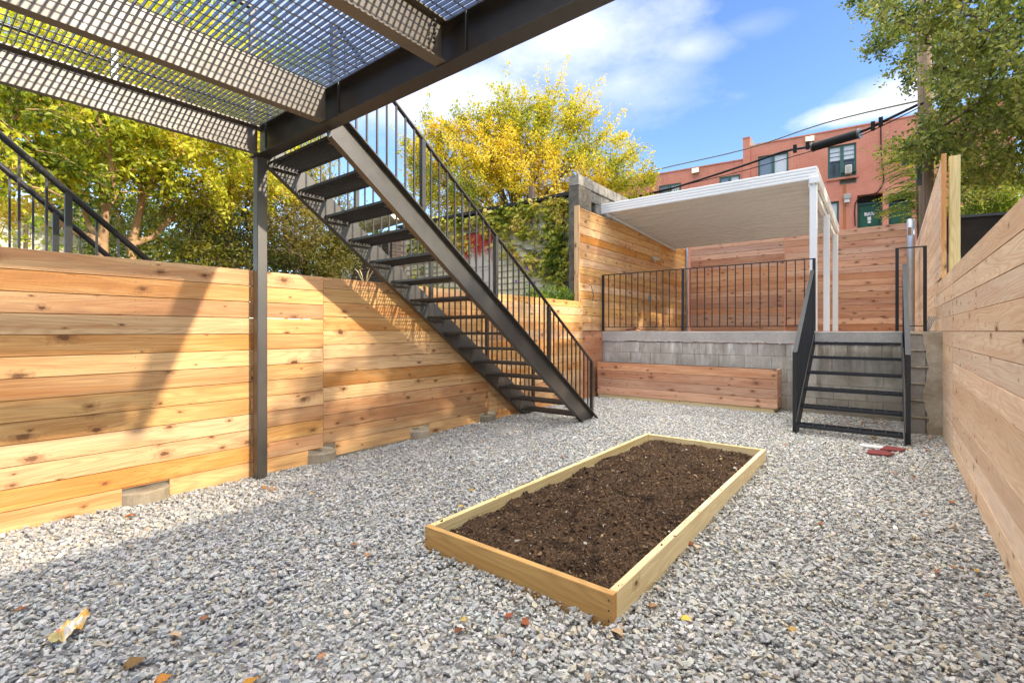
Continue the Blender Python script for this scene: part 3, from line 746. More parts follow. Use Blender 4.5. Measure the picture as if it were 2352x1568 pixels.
# bolts on third joist
mb=MB()
for k in range(6): mb.tube([(-2.028,YG-.10,2.93+.025*k),(-2.012,YG-.10,2.93+.025*k)],.008,6)
mb.build('weld_beads',M['steel'],dk)
# ------------------------------------------------------------------ main stair
st=empty('steel_staircase',(-3.9,4,0),'long black steel staircase with open grated treads descending from the deck','staircase')
def zl(y): return 2.819-.7157*(y-1.991)      # lower edge
def zu(y): return 2.965-.7066*(y-2.176)      # upper edge
for xs_,sd in((-3.395,1),(-4.365,-1)):
    mb=MB(); t=.008; fl=.055
    ya,yb=2.03,5.93
    # web polygon with plumb top and cut at the floor
    prof=[(1.99,2.82),(5.87,zl(5.87)),(6.22,.045 if sd>0 else .05),(6.31,zu(6.31)),(2.0,3.09)]
    prof=[(2.045,zl(2.045)),(5.88,zl(5.88)),(6.24,.06),(2.045,zu(2.045))]
    b=len(mb.v)
    def P(x,p): return (x,p[0],p[1])
    web=[(2.045,zl(2.045)),(5.885,.035),(6.19,.035),(6.26,zu(6.26)),(2.045,zu(2.045))]
    mb.prism(web,(xs_,0,0),(xs_-.008*sd,0,0),(0,1,0),(0,0,1))
    d=Vector((0,1,-.7066)).normalized(); nrm=Vector((0,.7066,1)).normalized()
    for (a,bb,off) in((( 2.045,zu(2.045)),(6.33,zu(6.33)),-.005),((2.045,zl(2.045)),(5.93,zl(5.93)),.005)):
        p0=Vector((xs_+sd*fl/2,a[0],a[1]))+nrm*off; p1=Vector((xs_+sd*fl/2,bb[0],bb[1]))+nrm*off
        mb.bar(p0,p1,fl,.010,up=nrm)
    mb.build('stringer',M['stringer'],st)
xa,xb=-4.352,-3.405
for k in range(15):
    zt=2.80-.1905*k; y0=(2.819-zt)/.7157+1.991+.045; y1=y0+.265
    mb=MB(); y=y0
    while y<=y1+.001: mb.box(((xa+xb)/2,y,zt+.003),(xb-xa,.0045,.022),col=(.5,.5,.5)); y+=.033
    x=xa+.04
    while x<xb: mb.bar((x,y0,zt+.012),(x,y1,zt+.012),.006,.006); x+=.092
    tr=mb.build('tread',M['tread'],st)
    mb=MB(); mb.box(((xa+xb)/2,y1+.012,zt+.001),(xb-xa,.026,.034),col=(.5,.5,.5)); mb.build('nosing',M['steel'],tr)
    mb=MB()
    for xx,s in((xa,1),(xb,-1)):
        mb=MB(); mb.prism([(0,-.006),(s*.006,-.006),(s*.006,-.038),(s*.036,-.038),(s*.036,-.043),(0,-.043)],(xx,(y0+y1)/2-.125,zt),(xx,(y0+y1)/2+.125,zt),(1,0,0),(0,0,1)); mb.build('bracket',M['steel'],tr)
def stair_rail(parent,x,posts,rail,base,nb,tp=.04,mat='steel',w=.04):
    """posts: list of y; rail(y)->z top; base(y)->z bottom"""
    mb=MB(); y0,y1=posts[0],posts[-1]
    mb.bar((x,y0,rail(y0)-.006),(x,y1,rail(y1)-.006),w,.012)
    h=mb.build('railing',M[mat],parent)
    for y in posts:
        mb=MB(); zb,zt=base(y),rail(y)-.012; mb.box((x,y,(zb+zt)/2),(tp,tp,zt-zb)); mb.build('rail_post',M[mat],h)
    for a,b,n_ in zip(posts[:-1],posts[1:],nb):
        for k in range(1,n_):
            y=a+(b-a)*k/n_; mb=MB(); zb,zt=base(y),rail(y)-.010; mb.box((x,y,(zb+zt)/2),(.014,.014,zt-zb)); mb.build('baluster',M[mat],h)
    return h
def rl(y): return .872+.690*(6.151-y)
for x in(-3.368,-4.395):
    stair_rail(st,x,[2.08,2.976,4.016,5.052,6.151],rl,lambda y: zu(y)+.0,[9,10,10,10],.042)
# ------------------------------------------------------------------ platform railing
pr2=empty('platform_railing',(-2.7,YW,1.3),'dark steel baluster railing along the platform edge behind the planter','railing')
def flat_rail(root,xs_posts,nb,y,zt,zb,mat='steel2',dz=0):
    x0,x1=xs_posts[0],xs_posts[-1]
    mb=MB(); mb.box(((x0+x1)/2,y,zt-.007),(x1-x0+.04,.038,.014),col=(.5,.5,.5)); mb.build('handrail',M[mat],root)
    if nb:
        mb=MB(); mb.box(((x0+x1)/2,y,zb+.075),(x1-x0,.02,.012),col=(.5,.5,.5)); mb.build('bottom_rail',M[mat],root)
    for x in xs_posts:
        mb=MB(); mb.box((x,y,(zt+zb)/2-.007),(.04,.04,zt-zb-.014)); mb.build('rail_post',M[mat],root)
    for a,b,n_ in zip(xs_posts[:-1],xs_posts[1:],nb):
        for k in range(1,n_):
            x=a+(b-a)*k/n_; mb=MB(); mb.box((x,y,(zt+zb+.08)/2-.007),(.014,.014,zt-zb-.094)); mb.build('baluster',M[mat],root)
YR=YW+.03
flat_rail(pr2,[-4.52,-2.935,-.925],[13,16],YR,2.425,1.305)
pr3=empty('short_railing',(.2,YW,1.3),'short open black steel rail frame at the right of the small steps top','railing')
flat_rail(pr3,[.075,.375],[1],YR,2.475,1.3)
# ------------------------------------------------------------------ small steps
ss_=empty('steel_steps',(-.4,7.8,0),'short black steel steps with six open treads leading up to the platform','steps')
def szl(y): return .075+(y-6.86)*(1.02/1.62)
for x,sd in((-.905,-1),(.125,1)):
    mb=MB(); 
    web=[(6.80,.03),(6.98,.03),(8.68,1.06),(8.68,1.285),(8.60,1.285),(6.80,.20)]
    mb.prism(web,(x,0,0),(x+.008*sd,0,0),(0,1,0),(0,0,1)); 
    mb.build('stringer',M['steel2'],ss_)
for k in range(6):
    zt=.155+.1975*k; y0=6.84+k*.305; y1=y0+.235
    mb=MB(); y=y0
    while y<=y1+.001: mb.box((-.39,y,zt-.012),(1.01,.0045,.026),col=(.5,.5,.5)); y+=.029
    x=-.86
    while x<.11: mb.bar((x,y0,zt+.003),(x,y1,zt+.003),.009,.009); x+=.117
    tr=mb.build('tread',M['steel2'],ss_)
    mb=MB(); mb.box((-.39,y0-.015,zt-.012),(1.01,.026,.034),col=(.5,.5,.5)); mb.build('nosing',M['steel2'],tr)
def srl(y): return 1.045+(y-6.90)*(1.19/1.72)
for x in(-.935,.155):
    stair_rail(ss_,x,[6.90,8.62],srl,lambda y: .06+max(0,(y-6.98))*.62 if y>7 else .02,[15],.045,'steel2',.05)
# ------------------------------------------------------------------ white canopy
cv=empty('patio_canopy',(-2.7,11,1.3),'white aluminium patio canopy with ribbed ceiling and three slim posts on the platform','canopy')
cy0,cy1=9.0,13.05; cx0,cx1=-4.60,-.95
def cz(y): return 3.72-(y-cy0)*.055
mb=MB(); npan=16; pitch=(cy1-cy0)/npan
prof=[]
for i in range(npan):
    y=cy0+.03+i*pitch
    prof+= [(y,cz(y)+.0),(y+pitch*.45,cz(y)+.0),(y+pitch*.65,cz(y)+.020),(y+pitch*.9,cz(y)+.020)]
topp=[(p[0],p[1]+.012) for p in prof][::-1]
# ribs run along X (parallel to the front edge)
V=[];F_=[]
def strip(xa_,xb_,zo):
    pass
full=prof+topp
for i in range(len(prof)-1):
    a,b=prof[i],prof[i+1]
    mb.face([(cx0,a[0],a[1]),(cx1,a[0],a[1]),(cx1,b[0],b[1]),(cx0,b[0],b[1])])
    mb.face([(cx0,a[0],a[1]+.06),(cx0,b[0],b[1]+.06),(cx1,b[0],b[1]+.06),(cx1,a[0],a[1]+.06)])
mb.build('roof_panel',M['cream_metal'],cv)
def fascia(name,p0,p1,h,side,n=3):
    mb=MB(); prof=[(0,0)]; 
    for k in range(n):
        a=h*k/n; b=h*(k+1)/n; prof+= [(.014,a+.004),(.017,a+h/n*.5),(.014,b-.004),(.010,b)]
    prof+=[(-.03,h),(-.03,0)]
    mb.prism(prof,p0,p1,side,(0,0,1)); mb.build(name,M['white'],cv)
fascia('fascia',(cx0-.12,cy0,3.715),(cx1+.03,cy0,3.715),.20,(0,-1,0),4)
fascia('fascia',(cx1+.03,cy0,3.715),(cx1+.03,cy1,cz(cy1)-.005),.19,(1,0,0),3)
mb=MB(); mb.bar((cx1-.05,cy0+.02,3.66),(cx1-.05,cy1,cz(cy1)-.06),.07,.11); mb.build('beam',M['white'],cv)
mb=MB(); mb.bar((cx0+.03,cy0+.02,3.69),(cx0+.03,cy1,cz(cy1)-.02),.04,.05); mb.build('wall_rail',M['cream_metal'],cv)
mb=MB(); mb.box((cx1-.0,cy0-.028,3.69),(.13,.06,.10)); mb.build('bracket',M['white'],cv,.004)
for u,y in((1868.6,9.02),(1898.6,10.95),(1918.7,12.75)):
    x=onY(u,760,y).x; mb=MB(); zt=cz(y)-.10; mb.box((x,y,(1.303+zt)/2),(.10,.10,zt-1.303)); mb.build('post',M['white'],cv,.006)
# ------------------------------------------------------------------ small fittings
p=onX(1498,593,XH)
fl=empty('security_light',tuple(p),'small white twin head security light on the left fence under the canopy','light')
mb=MB(); mb.tube([p+Vector((0,0,0)),p+Vector((.03,0,0))],.05,12); mb.build('base',M['offwhite'],fl,smooth=False)
for s in(-1,1):
    mb=MB(); a=p+Vector((.03,.02*s,.0)); b=a+Vector((.09,.10*s,-.03)); mb.tube([a,a*.5+b*.5,b],[.018,.035,.05],12); mb.build('lamp_head',M['offwhite'],fl,smooth=True)
mb=MB(); mb.tube([p+Vector((.05,0,-.03)),p+Vector((.08,0,-.09))],.028,10); mb.build('sensor',M['offwhite'],fl)
p=onX(1491,687,XH); ob=empty('outlet_box',tuple(p),'grey electrical outlet box low on the left fence behind the railing','outlet box')
mb=MB(); mb.box(p+Vector((.02,0,0)),(.04,.11,.17)); mb.build('housing',M['plastic'],ob,.006); mb=MB(); mb.box(p+Vector((.045,0,0)),(.012,.085,.13)); mb.build('cover',M['plastic'],ob,.004)
mb=MB(); q=Vector((XH+.055,7.80,1.68)); mb.box(q,(.04,.05,.05)); mb.box(q+Vector((.03,0,0)),(.03,.03,.03)); o=mb.build('gate_latch',M['galv']); tag(o,'small galvanised latch on the edge of the tall left fence','latch')
# clutter on the platform (red and white tool, scrap)
p=onY(1450,758,9.6); mb=MB(); mb.tube([(p.x-.12,9.6,1.33),(p.x,9.62,1.345),(p.x+.1,9.6,1.335)],.016,7); mb.tube([(p.x+.02,9.55,1.34),(p.x+.09,9.6,1.37),(p.x+.16,9.66,1.345)],.012,7)
o=mb.build('coiled_cable',M['red_tile']); tag(o,'small red coil of cable lying on the platform under the left fence','cable')
mb=MB()
for k in range(4): mb.box((.40+.018*k,8.86,1.40),(.012,.03,.23),Matrix.Rotation(R(12+3*k),3,'Y'))
o=mb.build('metal_offcuts',M['galv']); tag(o,'little stack of grey metal offcuts leaning on the right fence above the pier','offcuts')
# ------------------------------------------------------------------ litter
def leafobj(x,y,size,colr,rz,lab,grp='fallen leaves on the gravel',zz=None):
    n_=7; mb=MB(); cz_=gz(x,y)+.022 if zz is None else zz
    pts=[]
    for side in(1,-1):
        for i in range(n_+1):
            t=i/n_; wv=math.sin(math.pi*t)**.8*.36*(1+.15*math.sin(t*17+side)); pts.append((t-.5,side*wv,.12*math.sin(t*3+side)+.22*abs(wv)))
    m3=Matrix.Rotation(rz,3,'Z')@Matrix.Rotation(random.uniform(-.4,.4),3,'X')
    top=[m3@(Vector(p)*size) for p in pts[:n_+1]]; bot=[m3@(Vector(p)*size) for p in pts[n_+1:]]
    mid=[m3@(Vector((i/n_-.5,0,.12*math.sin(i/n_*3)))*size) for i in range(n_+1)]
    c0=Vector((x,y,cz_))
    for i in range(n_):
        mb.face([mid[i]+c0,mid[i+1]+c0,top[i+1]+c0,top[i]+c0],col=colr); mb.face([mid[i]+c0,bot[i]+c0,bot[i+1]+c0,mid[i+1]+c0],col=colr)
    o=mb.build('fallen_leaf',M['deadleaf']); tag(o,lab,'leaf',grp); return o
def gp(u,v): 
    r=ray(u,v); t=(.03-H)/r[2]; return r[0]*t,r[1]*t
LB='curled dry leaf lying on the gravel'
lv=[(1205,1425,.055,(.32,.09,.03),'orange brown leaf on the gravel left of the bed front corner'),
(1170,1408,.05,(.33,.08,.03),'small rust red leaf on the gravel below the bed end board'),
(1057,1442,.05,(.20,.07,.03),'dark brown leaf on the gravel below the knot of the bed end board'),
(1577,1417,.05,(.75,.55,.08),'bright yellow leaf on the gravel right of the bed'),
(1505,1388,.055,(.38,.20,.10),'tan leaf on the gravel close to the bed right front'),
(1585,1245,.055,(.30,.10,.04),'rust brown leaf on the gravel beside the bed right side'),
(1600,1252,.05,(.60,.50,.33),'pale curled leaf beside the rust brown leaf by the bed'),
(1418,1450,.075,(.55,.38,.22),'tan curled leaf at the very front corner of the bed'),
(300,1182,.07,(.42,.14,.03),'orange leaf on the gravel near the nearest fence footing'),
(610,1117,.06,(.35,.16,.05),'brown leaf on the gravel beside the black post foot'),
(628,1119,.045,(.50,.25,.10),'small orange leaf right of the brown leaf at the post foot'),
(310,1516,.075,(.22,.13,.045),'crumpled olive brown leaf near the bottom left'),
(400,1455,.06,(.60,.42,.26),'pale tan leaf scrap near the bottom left'),
(48,1395,.05,(.28,.13,.06),'brown leaf at the left edge of the gravel'),
(375,1553,.055,(.55,.22,.04),'orange leaf at the bottom edge, right of the olive leaf'),
(578,1560,.07,(.55,.26,.04),'orange leaf at the bottom edge of the photo below the bed'),
(740,1500,.045,(.50,.24,.12),'small rosy tan leaf in the lower middle gravel'),
(470,1415,.04,(.3,.13,.06),'small brown leaf in the lower left gravel')]
for u,v,s,c,lb in lv:
    x,y=gp(u,v); leafobj(x,y,s,c,random.uniform(0,6),lb)
extra=[]
for k in range(110):
    t=random.random()
    if t<.35: x,y=random.uniform(-.85,.12),random.uniform(7.0,8.6)
    elif t<.5: x,y=random.uniform(.15,.45),random.uniform(6.0,7.7)
    elif t<.6: x,y=random.uniform(.1,.45),random.uniform(2.5,6)
    else: x,y=random.uniform(-4.3,.4),random.uniform(1.5,7.8)
    if BX0-.05<x<BX1+.05 and BY0-.05<y<BY1+.05: continue
    c=random.choice([(.38,.16,.05),(.50,.30,.07),(.28,.11,.05),(.45,.24,.12),(.58,.40,.10)])
    where='under the small steps' if t<.35 else 'beside the right fence' if t<.6 else 'scattered over the open gravel'
    leafobj(x,y,random.uniform(.03,.06),c,random.uniform(0,6),f'tiny dry autumn leaf {where}','tiny dry leaves '+where)
# snack wrapper
def wrapper():
    x,y=gp(162,1444); n1_,n2_=26,12; V=[];cols=[]
    qa=gp(118,1476);qb=gp(206,1412); m3=Matrix.Rotation(math.atan2(qb[1]-qa[1],qb[0]-qa[0]),3,'Z'); LW=math.hypot(qb[0]-qa[0],qb[1]-qa[1])
    for i in range(n1_+1):
        for j in range(n2_+1):
            a=i/n1_-.5; b=j/n2_-.5; wd=.070*(1-.7*max(0,a)**1.2*1.6-.25*abs(a))
            z=.022+.022*fbm(np.array([a*9+3]),np.array([b*5+7]),3,31)[0]*2-.01+.018*math.cos(b*3)*(1-a*a*2)+.01*math.sin(a*14+b*6)
            p=m3@Vector((a*LW*.95,b*wd*1.05,z)); V.append((x+p.x,y+p.y,p.z+.008))
            h=fbm(np.array([a*6]),np.array([b*4]),3,44)[0]
            c=(.80,.42,.06) if h<.42 else (.78,.58,.22) if h<.50 else (.72,.66,.58)
            if a<-.22 and -.1<b<.35: c=(.55,.05,.03)
            if a<-.36: c=(.45,.35,.10)
            if b>.36: c=(.70,.70,.68)
            cols.append(c)
    F_=[]
    for i in range(n1_):
        for j in range(n2_): a=i*(n2_+1)+j; F_.append((a,a+n2_+1,a+n2_+2,a+1))
    m=attrmat('foil_wrapper',.25,0,0,.8)
    o=npmesh('snack_wrapper',np.array(V),np.array(F_),m,np.array(cols),None,True); tag(o,'crumpled orange and silver foil snack wrapper on the gravel at bottom left','wrapper')
wrapper()
def shard(u,v,pts,mat,rz,lab,name):
    x,y=gp(u,v); mb=MB(); m3=Matrix.Rotation(rz,3,'Z')
    P=[m3@Vector((a*1.35,b*1.7,0)) for a,b in pts]
    mb.prism([(p.x,p.y) for p in P],(x,y,gz(x,y)+.018),(x,y,gz(x,y)+.036),(1,0,0),(0,1,0))
    o=mb.build(name,mat,None,.002); o.rotation_euler=(0,0,0); tag(o,lab,'tile fragment'); return o
shard(2020,1047,[(-.10,-.05),(.03,-.07),(.09,-.01),(.04,.06),(-.06,.04)],M['red_tile'],.3,'broken dark red tile piece, left one, on the gravel before the pier','tile_fragment')
shard(2045,1038,[(-.07,-.06),(.06,-.05),(.10,.03),(-.02,.07)],M['red_tile'],.1,'broken dark red tile piece, right one, on the gravel before the pier','tile_fragment')
shard(2003,1033,[(-.08,-.02),(.07,-.03),(.06,.03),(-.07,.03)],M['bone'],.1,'white broken tile piece beside the two red pieces','tile_fragment')
#==SETTING==
# ------------------------------------------------------------------ vegetation
def leaves_mesh(name,P,D,S,cols,parent=None,mat=None,asp=.46,fold=.25,droop=0,seed=0):
    """leaf cards: P base pos (n,3), D direction (n,3), S size, cols (n,3); 4 verts folded along the midrib"""
    r=np.random.default_rng(seed); n=len(P)
    D=D/np.linalg.norm(D,axis=1,keepdims=True)
    A=r.normal(size=(n,3)); A[:,2]*=.6
    side=np.cross(D,A); side/=np.linalg.norm(side,axis=1,keepdims=True)+1e-9
    nrm=np.cross(side,D)
    S=S[:,None]; w=S*asp
    v0=P; v2=P+D*S; v1=P+D*S*.45+side*w*.5+nrm*S*fold*.3; v3=P+D*S*.45-side*w*.5+nrm*S*fold*.3
    V=np.stack([v0,v1,v2,v3],1).reshape(-1,3); b=(np.arange(n)*4)[:,None]
    F=np.concatenate([b+np.array([[0,1,2]]),b+np.array([[0,2,3]])],0)
    return npmesh(name,V,F,mat or M['leaf'],np.repeat(cols,4,0),parent)
def palette(P,pal,seed,scale=.9,jit=.18,bias=.12):
    """clumpy colour choice"""
    r=np.random.default_rng(seed); n=len(P); pal=np.array(pal)
    t=fbm(P[:,0]*scale+P[:,2]*.7,P[:,1]*scale+P[:,2]*scale,3,seed)*1.15
    t=np.clip((t-.25)/.6+bias+r.normal(0,.16,n),0,.999); k=t*(len(pal)-1); i=k.astype(int); f=(k-i)[:,None]
    c=pal[i]*(1-f)+pal[np.minimum(i+1,len(pal)-1)]*f
    return np.clip(c*r.uniform(1-jit,1+jit,(n,1)),.005,.95)
class Skel:
    def __init__(s): s.p=[];s.par=[];s.tips=[]
    def add(s,p,par): s.p.append(np.array(p,float)); s.par.append(par); return len(s.p)-1
    def line(s,pts,par=-1):
        for p in pts: par=s.add(p,par)
        return par
    def radii(s,tip=.006,e=2.3,mx=.2):
        n=len(s.p); ch=np.zeros(n)
        r=np.zeros(n)
        for i in range(n-1,-1,-1):
            r[i]=max(tip,ch[i]**(1/e)) if ch[i]>0 else tip
            r[i]=min(r[i],mx)
            if s.par[i]>=0: ch[s.par[i]]+=r[i]**e
        return r
def grow(sk,targets,rs,step=.4,up=.15,wob=.06,minz=None):
    """join every target to the nearest node with a slightly curved polyline"""
    order=np.argsort([min(np.linalg.norm(t-p) for p in sk.p) for t in targets])
    nodes=list(range(len(sk.p))); P=np.array(sk.p)
    for k in order:
        t=targets[k]; d=P-t; dist=np.sqrt((d**2).sum(1))+.55*np.maximum(0,P[:,2]-t[2]+.1)
        j=int(dist.argmin()); L=np.linalg.norm(t-P[j]); n=max(2,int(L/step)+1)
        a=P[j]; par=j; dirv=t-a; side=rs.normal(0,wob*L,3); side[2]=abs(side[2])*.5+up*L*.5
        new=[]
        for i in range(1,n+1):
            u=i/n; q=a+dirv*u+side*math.sin(math.pi*u)+ (rs.normal(0,.015,3) if i<n else 0)
            par=sk.add(q,par); new.append(q)
        P=np.concatenate([P,np.array(new)]); sk.tips.append(par)
def skel_mesh(name,sk,mat,parent,rad,nside=6,minr=0):
    V=[];F=[];off=0
    P=np.array(sk.p); ang=np.linspace(0,2*np.pi,nside,endpoint=False)
    for i,pr_ in enumerate(sk.par):
        if pr_<0 or rad[i]<minr: continue
        a=P[pr_];b=P[i];d=b-a; L=np.linalg.norm(d)
        if L<1e-4: continue
        d/=L; ref=np.array([0,0,1.]) if abs(d[2])<.9 else np.array([1.,0,0]); x=np.cross(d,ref);x/=np.linalg.norm(x);y=np.cross(d,x)
        ra=min(rad[pr_],rad[i]*1.6); rb=rad[i]
        c=np.cos(ang)[:,None]*x+np.sin(ang)[:,None]*y
        V.append(a-d*ra*.3+c*ra); V.append(b+c*rb)
        for k in range(nside):
            k2=(k+1)%nside; F.append((off+k,off+k2,off+nside+k2,off+nside+k))
        off+=2*nside
    return npmesh(name,np.concatenate(V),np.array(F),mat,None,parent,True)
def inlobes(lobes,n,rs,shell=.55):
    out=[];vol=np.array([l[1][0]*l[1][1]*l[1][2] for l in lobes])**.75; vol/=vol.sum()
    w_=rs.choice(len(lobes),n,p=vol)
    for k in w_:
        c,r=lobes[k]; d=rs.normal(size=3); d/=np.linalg.norm(d); q=rs.uniform(shell**3,1)**(1/3)
        out.append(np.array(c)+d*np.array(r)*q)
    return out
def tree(name,base,limbs,lobes,ntips,perleaf,lsize,pal,label,group=None,seed=1,bark='bark',spread=.16,trunk_r=.12,asp=.46,tiplen=.5,gdir=(0,0,-.15),up=.15,leafmat=None,clump=.5,shell=.5,lastn=2,nseg=6,minr=.003,scale=.9,tipr=.005,outdir=.5):
    rs=np.random.default_rng(seed); root=empty(name,tuple(base),label,'tree',group)
    sk=Skel(); b=sk.line([base])
    for L in limbs:
        pts=[np.array(q,float) for q in L]; par=min(range(len(sk.p)),key=lambda i:np.linalg.norm(sk.p[i]-pts[0]))
        if np.linalg.norm(sk.p[par]-pts[0])<.05: pts=pts[1:]
        prev=sk.p[par]
        for q in pts:
            n=max(1,int(np.linalg.norm(q-prev)/.45))
            for i in range(1,n+1): par=sk.add(prev+(q-prev)*i/n+(rs.normal(0,.02,3) if i<n else 0),par)
            prev=q
    grow(sk,inlobes(lobes,ntips,rs,shell),rs,up=up)
    rad=sk.radii(tipr,2.25,trunk_r)
    skel_mesh('trunk',sk,M[bark],root,rad,nseg,minr)
    P=[];D=[];pp=np.array(sk.p)
    cen=np.mean([l[0] for l in lobes],axis=0)
    for t in sk.tips:
        i=t; pts=[pp[i]]
        for _ in range(lastn):
            if sk.par[i]>=0: i=sk.par[i]; pts.append(pp[i])
        pts=np.array(pts); m=perleaf
        u=rs.uniform(0,len(pts)-1,m)**1.0; k=u.astype(int); f=(u-k)[:,None]; q=pts[k]*(1-f)+pts[np.minimum(k+1,len(pts)-1)]*f
        q=q+rs.normal(0,spread,(m,3))*rs.uniform(.3,1,(m,1)); tw=pts[0]-pts[-1]; tw/=np.linalg.norm(tw)+1e-6
        d=rs.normal(0,.6,(m,3))+tw*outdir+np.array(gdir); P.append(q);D.append(d)
    P=np.concatenate(P);D=np.concatenate(D); S=lsize*rs.uniform(.65,1.25,len(P))
    leaves_mesh('crown',P,D,S,palette(P,pal,seed,scale),root,leafmat,asp,seed=seed)
    return root,sk
# crape myrtles behind the left fence
def A(u,v,d): return tuple(at(u,v,d))
PAL_CM=[(.10,.15,.015),(.34,.40,.03),(.60,.62,.05),(.78,.72,.07),(.74,.56,.12)]
def bez(*p): return p
b1=Vector(A(232,590,6.6)); b1.z=0
r1,s1=tree('crape_myrtle',tuple(b1),[
  (tuple(b1),A(236,560,6.6),A(243,480,6.5),A(240,400,6.4),A(232,330,6.3)),
  (A(236,560,6.6),A(205,520,6.9),A(180,450,7.0),A(130,380,7.0)),
  (A(243,480,6.5),A(262,440,6.2),A(250,330,5.9),A(215,250,5.6)),
  (A(236,560,6.6),A(150,520,6.2),A(60,400,5.9),A(20,300,5.7))],
  [(A(60,250,5.6),(1.5,1.5,1.2)),(A(210,300,6.0),(1.2,1.3,.9)),(A(120,120,6.2),(2.0,1.8,1.5)),(A(330,150,6.6),(1.6,1.6,1.2)),(A(-60,420,6.2),(1.0,1.0,.8)),(A(130,390,6.8),(.8,.8,.35)),(A(-150,150,5),(1.5,1.5,1.5))],
  760,46,.078,PAL_CM,'left multi stemmed crape myrtle with large bright yellow green leaves above the fence','crape myrtles behind the left fence',11,'bark',.105,.105,.5,shell=.35)
b2=Vector(A(300,590,7.2)); b2.z=0
r2,s2=tree('crape_myrtle',tuple(b2),[
  (tuple(b2),A(302,560,7.2),A(318,500,7.2),A(325,468,7.2),A(322,420,7.1),A(318,370,7.0)),
  (A(325,468,7.2),A(350,425,7.1),A(372,395,7.0),A(420,330,6.8)),
  (A(302,560,7.2),A(350,545,7.4),A(400,495,7.6),A(465,460,7.8),A(515,440,7.9)),
  (A(325,468,7.2),A(336,420,7.3),A(350,360,7.3)),
  (A(302,560,7.2),A(276,520,7.4),A(262,450,7.5),A(255,380,7.5))],
  [(A(360,320,6.9),(1.5,1.4,.85)),(A(480,340,7.2),(1.3,1.4,.95)),(A(300,330,6.4),(.8,.8,.6)),(A(540,400,7.6),(1.0,1.0,.7)),(A(440,220,7.4),(1.7,1.8,1.0)),(A(560,250,7.8),(1.3,1.3,1.0)),(A(520,480,8.0),(.8,.9,.45))],
  700,44,.074,PAL_CM,'right crape myrtle with a forked tan trunk left of the black post','crape myrtles behind the left fence',12,'bark',.10,.11,.5,shell=.35)
# seed clusters (orange berries) as parts
for rt,sk,sd in((r1,s1,1),(r2,s2,2)):
    rs=np.random.default_rng(sd); tips=[sk.p[t] for t in sk.tips]; pick=rs.choice(len(tips),110,replace=False)
    P=np.concatenate([tips[k]+rs.normal(0,.075,(38,3))*[1,1,1.2] for k in pick])
    cc=np.array([(.50,.25,.035),(.42,.32,.05),(.30,.14,.03)])[rs.integers(0,3,len(P))]
    V,F,CC=scatter(P,rs.uniform(.008,.014,len(P)),protos(4,6,(1,1,1),9),1,cc,sd)
    o=npmesh('seed_clusters',V,F,M['soilbits'],CC,rt)
# dim darker trees further back, filling the gap left and right of the post
PAL_D=[(.03,.06,.012),(.07,.11,.02),(.15,.19,.025),(.28,.26,.03)]
def bush(name,u,v,d,rx,rz,label,pal,seed,n=260,per=34,ls=.075,cat=None,group=None,trh=None,spread=.15,asp=.5,ry=None,sh=.3,up=.1):
    c=Vector(A(u,v,d)); base=(c.x,c.y,0)
    lobes=[((c.x,c.y,c.z),(rx*.75,(ry or rx)*.75,rz*.8))]
    rs=random.Random(seed)
    for k in range(7):
        a=rs.uniform(0,6.28); e=rs.uniform(-.7,.9); lobes.append(((c.x+rx*.6*math.cos(a),c.y+(ry or rx)*.6*math.sin(a),c.z+rz*.62*e),(rx*.45,(ry or rx)*.45,rz*.38)))
    rt,sk=tree(name,base,[(base,(c.x,c.y,max(.3,c.z-rz*.5)))],lobes,n,per,ls,pal,label,group,seed,'bark_dark',spread,.09,asp,shell=sh,up=up)
    if cat: rt['category']=cat
    return rt
bush('japanese_maple',600,520,8.6,1.7,1.5,'dark olive and bronze fine leaved maple right of the black post',[(.05,.055,.015),(.13,.11,.02),(.22,.17,.03),(.32,.24,.05)],21,420,40,.06,'tree',asp=.35)
bush('green_tree',655,400,10.5,1.5,2.0,'green leafy tree between the black post and the staircase',[(.06,.11,.015),(.15,.23,.02),(.30,.34,.03),(.45,.38,.05)],22,330,36,.075,'tree')
bush('dark_shrub',440,565,9.0,2.3,1.0,'dark green dense shrub low behind the left fence',PAL_D,23,420,40,.07,'shrub')
bush('background_tree',400,535,15,2.6,1.5,'blue green tree far behind the crape myrtle trunks',[(.03,.07,.03),(.07,.12,.04),(.13,.18,.05)],24,330,34,.12,'tree')
bush('background_tree',60,340,13,3.5,4.0,'tall green tree behind the left crape myrtle, seen through the deck grating',[(.08,.14,.012),(.24,.34,.02),(.46,.50,.04)],25,420,34,.13,'tree')
bush('background_tree',520,200,14.5,3.6,3.6,'tall green tree seen through the deck grating above the right crape myrtle',[(.08,.14,.012),(.24,.34,.02),(.46,.50,.04)],26,300,30,.13,'tree')
bush('leafy_shrub',735,590,9.2,.9,.85,'bronze green shrub in front of the gutter house, left of the stairs',[(.04,.06,.015),(.11,.13,.02),(.22,.18,.03)],27,200,36,.065,'shrub')
